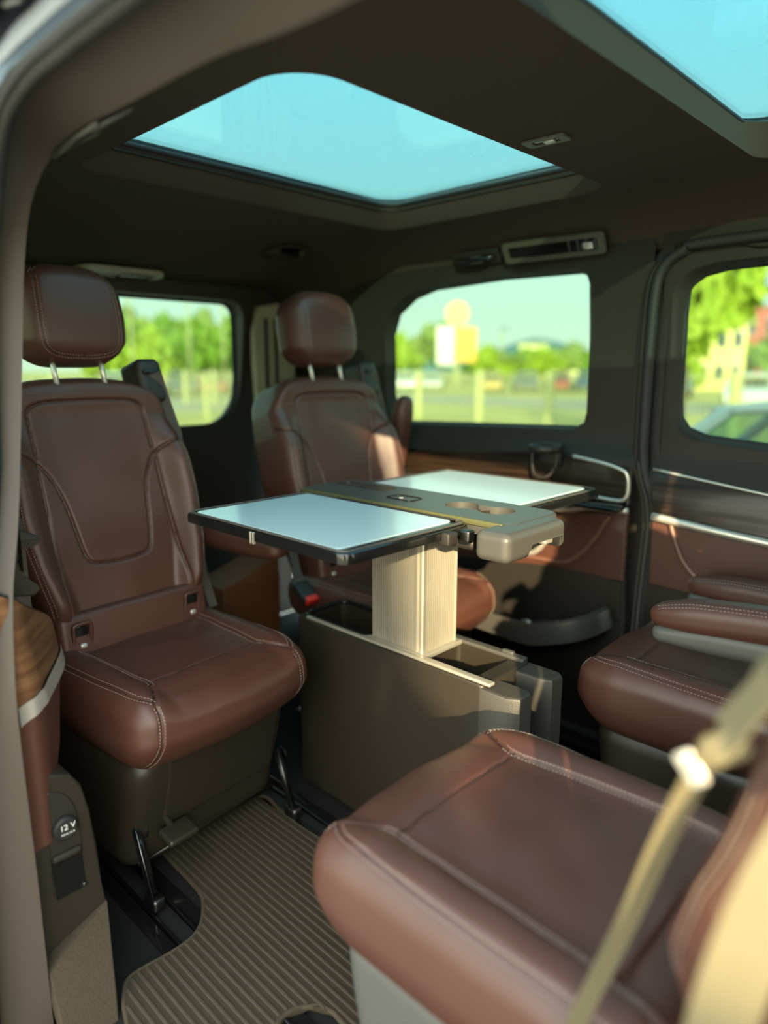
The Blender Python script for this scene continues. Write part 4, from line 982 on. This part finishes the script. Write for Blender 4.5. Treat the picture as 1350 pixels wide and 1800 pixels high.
def building(px, d, w, h, dep, col, label, rows, cols, zb=0.0, roofc=None, name='building', cat='building'):
    x, y = dir_at(bearing(px), d); r_ = tag(empty(name, (x, y, G), R(bearing(px))), label, cat)
    m = mat('wall_paint', col, .8); box('wall', (0, dep / 2, zb + (h - zb) / 2), (w, dep, h - zb), .05, m, r_)
    box('roof', (0, dep / 2, h + .12), (w + .4, dep + .4, .25), .04, mat('roof_edge', roofc or tuple(c * .7 for c in col), .8), r_)
    mw = mat('far_window', (.06, .08, .10), .2)
    for a in range(rows):
        for b in range(cols):
            wf = box('window', (-w / 2 + w * (b + .5) / cols, -.03, zb + (h - zb) * (a + .55) / rows), (w / cols * .55, .12, (h - zb) / rows * .5), .02, mat('far_window_frame', (.5, .5, .45), .6) if a + b == 0 else bpy.data.materials['far_window_frame'], r_)
            box('pane', (-w / 2 + w * (b + .5) / cols, -.10, zb + (h - zb) * (a + .55) / rows), (w / cols * .48, .03, (h - zb) / rows * .42), .01, mw, wf)
    return r_
building(1236, 60, 5.6, 4.9, 8, (.85, .74, .30), 'long yellow building beyond the left door window', 2, 5)
building(1330, 90, 8, 8.2, 8, (.50, .12, .08), 'dark red roofed building at the edge of the left door window', 2, 4)
building(935, 110, 4.0, 5.2, 6, (.85, .80, .45), 'small cream building among the trees right of the sign tower', 2, 2)
building(1000, 130, 9, 3.8, 6, (.80, .74, .40), 'low cream building under the distant hill', 1, 5)
building(365, 95, 3.4, 6.5, 5, (.95, .85, .62), 'pale square building seen through the tailgate window', 2, 2)
building(300, 100, 5.4, 4.6, 5, (.75, .66, .50), 'tan low building left of the pale one through the tailgate window', 1, 3)
def sign():
    x, y = dir_at(bearing(802), 70); r_ = tag(empty('sign_tower', (x, y, G), R(bearing(802))), 'white and orange sign tower with a round yellow disc on top', 'sign')
    box('pole', (0, .3, 3.2), (.5, .4, 6.4), .03, m_bar, r_)
    box('white_panel', (-1.1, 0, 3.85), (1.7, .35, 3.7), .05, mat('sign_white', (.85, .84, .80), .6), r_); box('orange_panel', (.9, 0, 3.95), (2.0, .35, 3.3), .05, mat('sign_orange', (.90, .48, .10), .6), r_)
    v = []; f = []; n = 28
    for yy in (-.18, .18):
        for k in range(n): v.append((1.12 * math.cos(6.2832 * k / n), yy, 6.9 + 1.12 * math.sin(6.2832 * k / n)))
    f = [tuple(range(n)), tuple(range(2 * n - 1, n - 1, -1))] + [(k, (k + 1) % n, n + (k + 1) % n, n + k)[::-1] for k in range(n)]
    mesh('disc', v, f, mat('sign_yellow', (.92, .80, .28), .6), r_, True, 40)
sign()
# vehicles
m_tyre = mat('tyre', (.02, .02, .02), .8); m_cg = glass('car_glass', (.55, .70, .62), .08); m_dark = mat('car_dark', (.02, .025, .03), .4)
def car_meshes():
    # half profile along x (front at -2.2), lower body then cabin
    low = [(-2.2, .30), (-2.22, .55), (-2.05, .74), (-1.55, .86), (-1.05, .93), (1.55, .98), (2.05, .95), (2.2, .70), (2.18, .30)]
    P = spline(low, 4); v = []; f = []; n = len(P)
    for s, yv in enumerate((-.88, -.80, .80, .88)):
        for x, z in P:
            k = 1 if abs(yv) > .85 else 0; cx = (0, .55); v.append((x * (1 - .0 * k), yv * (1 - .10 * max(0, abs(x) - 1.6) / .6), z if not k else min(z, .80 + .06 * (z > .8)) - .0))
    for s in range(3):
        for i in range(n - 1): f.append((s * n + i, (s + 1) * n + i, (s + 1) * n + i + 1, s * n + i + 1))
    f.append(tuple(range(n))); f.append(tuple(range(4 * n - 1, 3 * n - 1, -1))); f.append((0, n - 1, 4 * n - 1, 3 * n))
    me = bpy.data.meshes.new('body'); me.from_pydata(v, [], f); me.polygons.foreach_set('use_smooth', [True] * len(f)); me.set_sharp_from_angle(angle=R(35)); me.update()
    cb = rb((2.1, 1.36, .06), .028, 3, (6, 4, 1))[0]; cb[:, 2] += 1.43 - .07 * (cb[:, 0] / 1.05) ** 2; cb[:, 0] += .35
    cf = rb((2.1, 1.36, .06), .028, 3, (6, 4, 1))[1]; rm = bpy.data.meshes.new('car_roof'); rm.from_pydata([tuple(p) for p in cb], [], [tuple(map(int, q)) for q in cf]); rm.polygons.foreach_set('use_smooth', [True] * len(cf)); rm.update()
    v = []; f = []
    for s in (-1, 1):
        for A, B in (((-1.12, s * .80, .92), (-.62, s * .64, 1.37)), ((.45, s * .80, .94), (.45, s * .66, 1.42)), ((1.95, s * .76, .95), (1.32, s * .62, 1.37))):
            a, b = tube_data([A, B], .045, 7); k = len(v); v += a; f += [tuple(k + i for i in q) for q in b]
    pm = bpy.data.meshes.new('pillars'); pm.from_pydata([tuple(p) for p in v], [], f); pm.update()
    gv = [(-1.12, -.80, .92), (-1.12, .80, .92), (-.62, .64, 1.37), (-.62, -.64, 1.37), (1.95, -.76, .95), (1.95, .76, .95), (1.32, .62, 1.37), (1.32, -.62, 1.37), (.45, -.80, .94), (.45, -.66, 1.42), (.45, .80, .94), (.45, .66, 1.42)]
    gf = [(0, 1, 2, 3), (5, 4, 7, 6), (0, 3, 9, 8), (8, 9, 7, 4), (2, 1, 10, 11), (11, 10, 5, 6)]
    gm = bpy.data.meshes.new('car_window'); gm.from_pydata(gv, [], gf); gm.materials.append(m_cg); gm.update()
    v = []; f = []; n = 20
    for yy, r in ((-.11, .26), (-.10, .31), (.10, .31), (.11, .26)):
        for k in range(n): v.append((r * math.cos(6.2832 * k / n), yy, r * math.sin(6.2832 * k / n)))
    for j in range(3):
        for k in range(n): f.append((j * n + k, (j + 1) * n + k, (j + 1) * n + (k + 1) % n, j * n + (k + 1) % n))
    f += [tuple(range(n)), tuple(range(4 * n - 1, 3 * n - 1, -1))]
    wm = bpy.data.meshes.new('wheel'); wm.from_pydata(v, [], f); wm.materials.append(m_tyre); wm.update()
    return me, rm, pm, gm, wm
CM = car_meshes()
def car(x, y, rz, col, label, group=None, rough=.2):
    r_ = tag(empty('car', (x, y, G), rz), label, 'car', group); m = mat('car_paint', col, rough, coat=.6)
    for nm, me in zip(('body', 'car_roof', 'pillars'), CM[:3]):
        c = me.copy(); c.materials.append(m); inst(nm, c, r_)
    inst('car_window', CM[3], r_)
    for a in (-1.38, 1.38):
        for b in (-.80, .80): w = inst('wheel', CM[4], r_); w.location = (a, b, .31)
    for s in (-1, 1): box('seat', (.2, s * .36, .85), (.14, .5, .75), .05, m_dark, r_)
    return r_
car(-.75, 4.9, 0, (.20, .27, .33), 'blue grey car parked close beyond the left door window')
CC = [((.55, .55, .55), 'silver'), ((.7, .7, .68), 'white'), ((.05, .08, .14), 'dark blue'), ((.45, .06, .04), 'red'), ((.12, .12, .12), 'charcoal'), ((.62, .36, .06), 'orange')]
k = 0
for px, d in ((205, 43), (262, 44), (318, 45), (374, 46), (426, 48), (655, 54), (712, 55), (760, 56), (862, 52), (925, 53), (982, 54), (1034, 55), (1190, 44), (1320, 32)):
    x, y = dir_at(bearing(px), d); c, n_ = CC[(k * 5 + k // 6) % 6] if px != 862 else CC[5]
    where = 'seen through the tailgate window' if px < 450 else ('seen through the rear side window' if px < 1100 else 'seen through the left door window')
    car(x, y, R(90 + bearing(px)) + random.uniform(-.03, .03), c, n_ + ' parked car, %s from the left, ' % ORD[k if px < 450 else (k - 5 if px < 1100 else k - 12)] + where, 'parked cars beyond the fence'); k += 1
for px, d, h in ((235, 55, 7), (335, 60, 7.5), (395, 58, 7), (668, 75, 6.5), (880, 80, 6)):
    x, y = dir_at(bearing(px), d); r_ = tag(empty('lamp_post', (x, y, G)), 'slim grey lamp post ' + {235: 'left in the tailgate window', 335: 'midway in the tailgate window', 395: 'right in the tailgate window', 668: 'near the seat headrest in the rear side window', 880: 'beside the sign tower'}[px], 'lamp')
    tube('pole', [(0, 0, 0), (0, 0, h)], .09, m_bar, r_); box('lamp_head', (.3, 0, h), (.8, .25, .12), .03, M['shell'], r_)
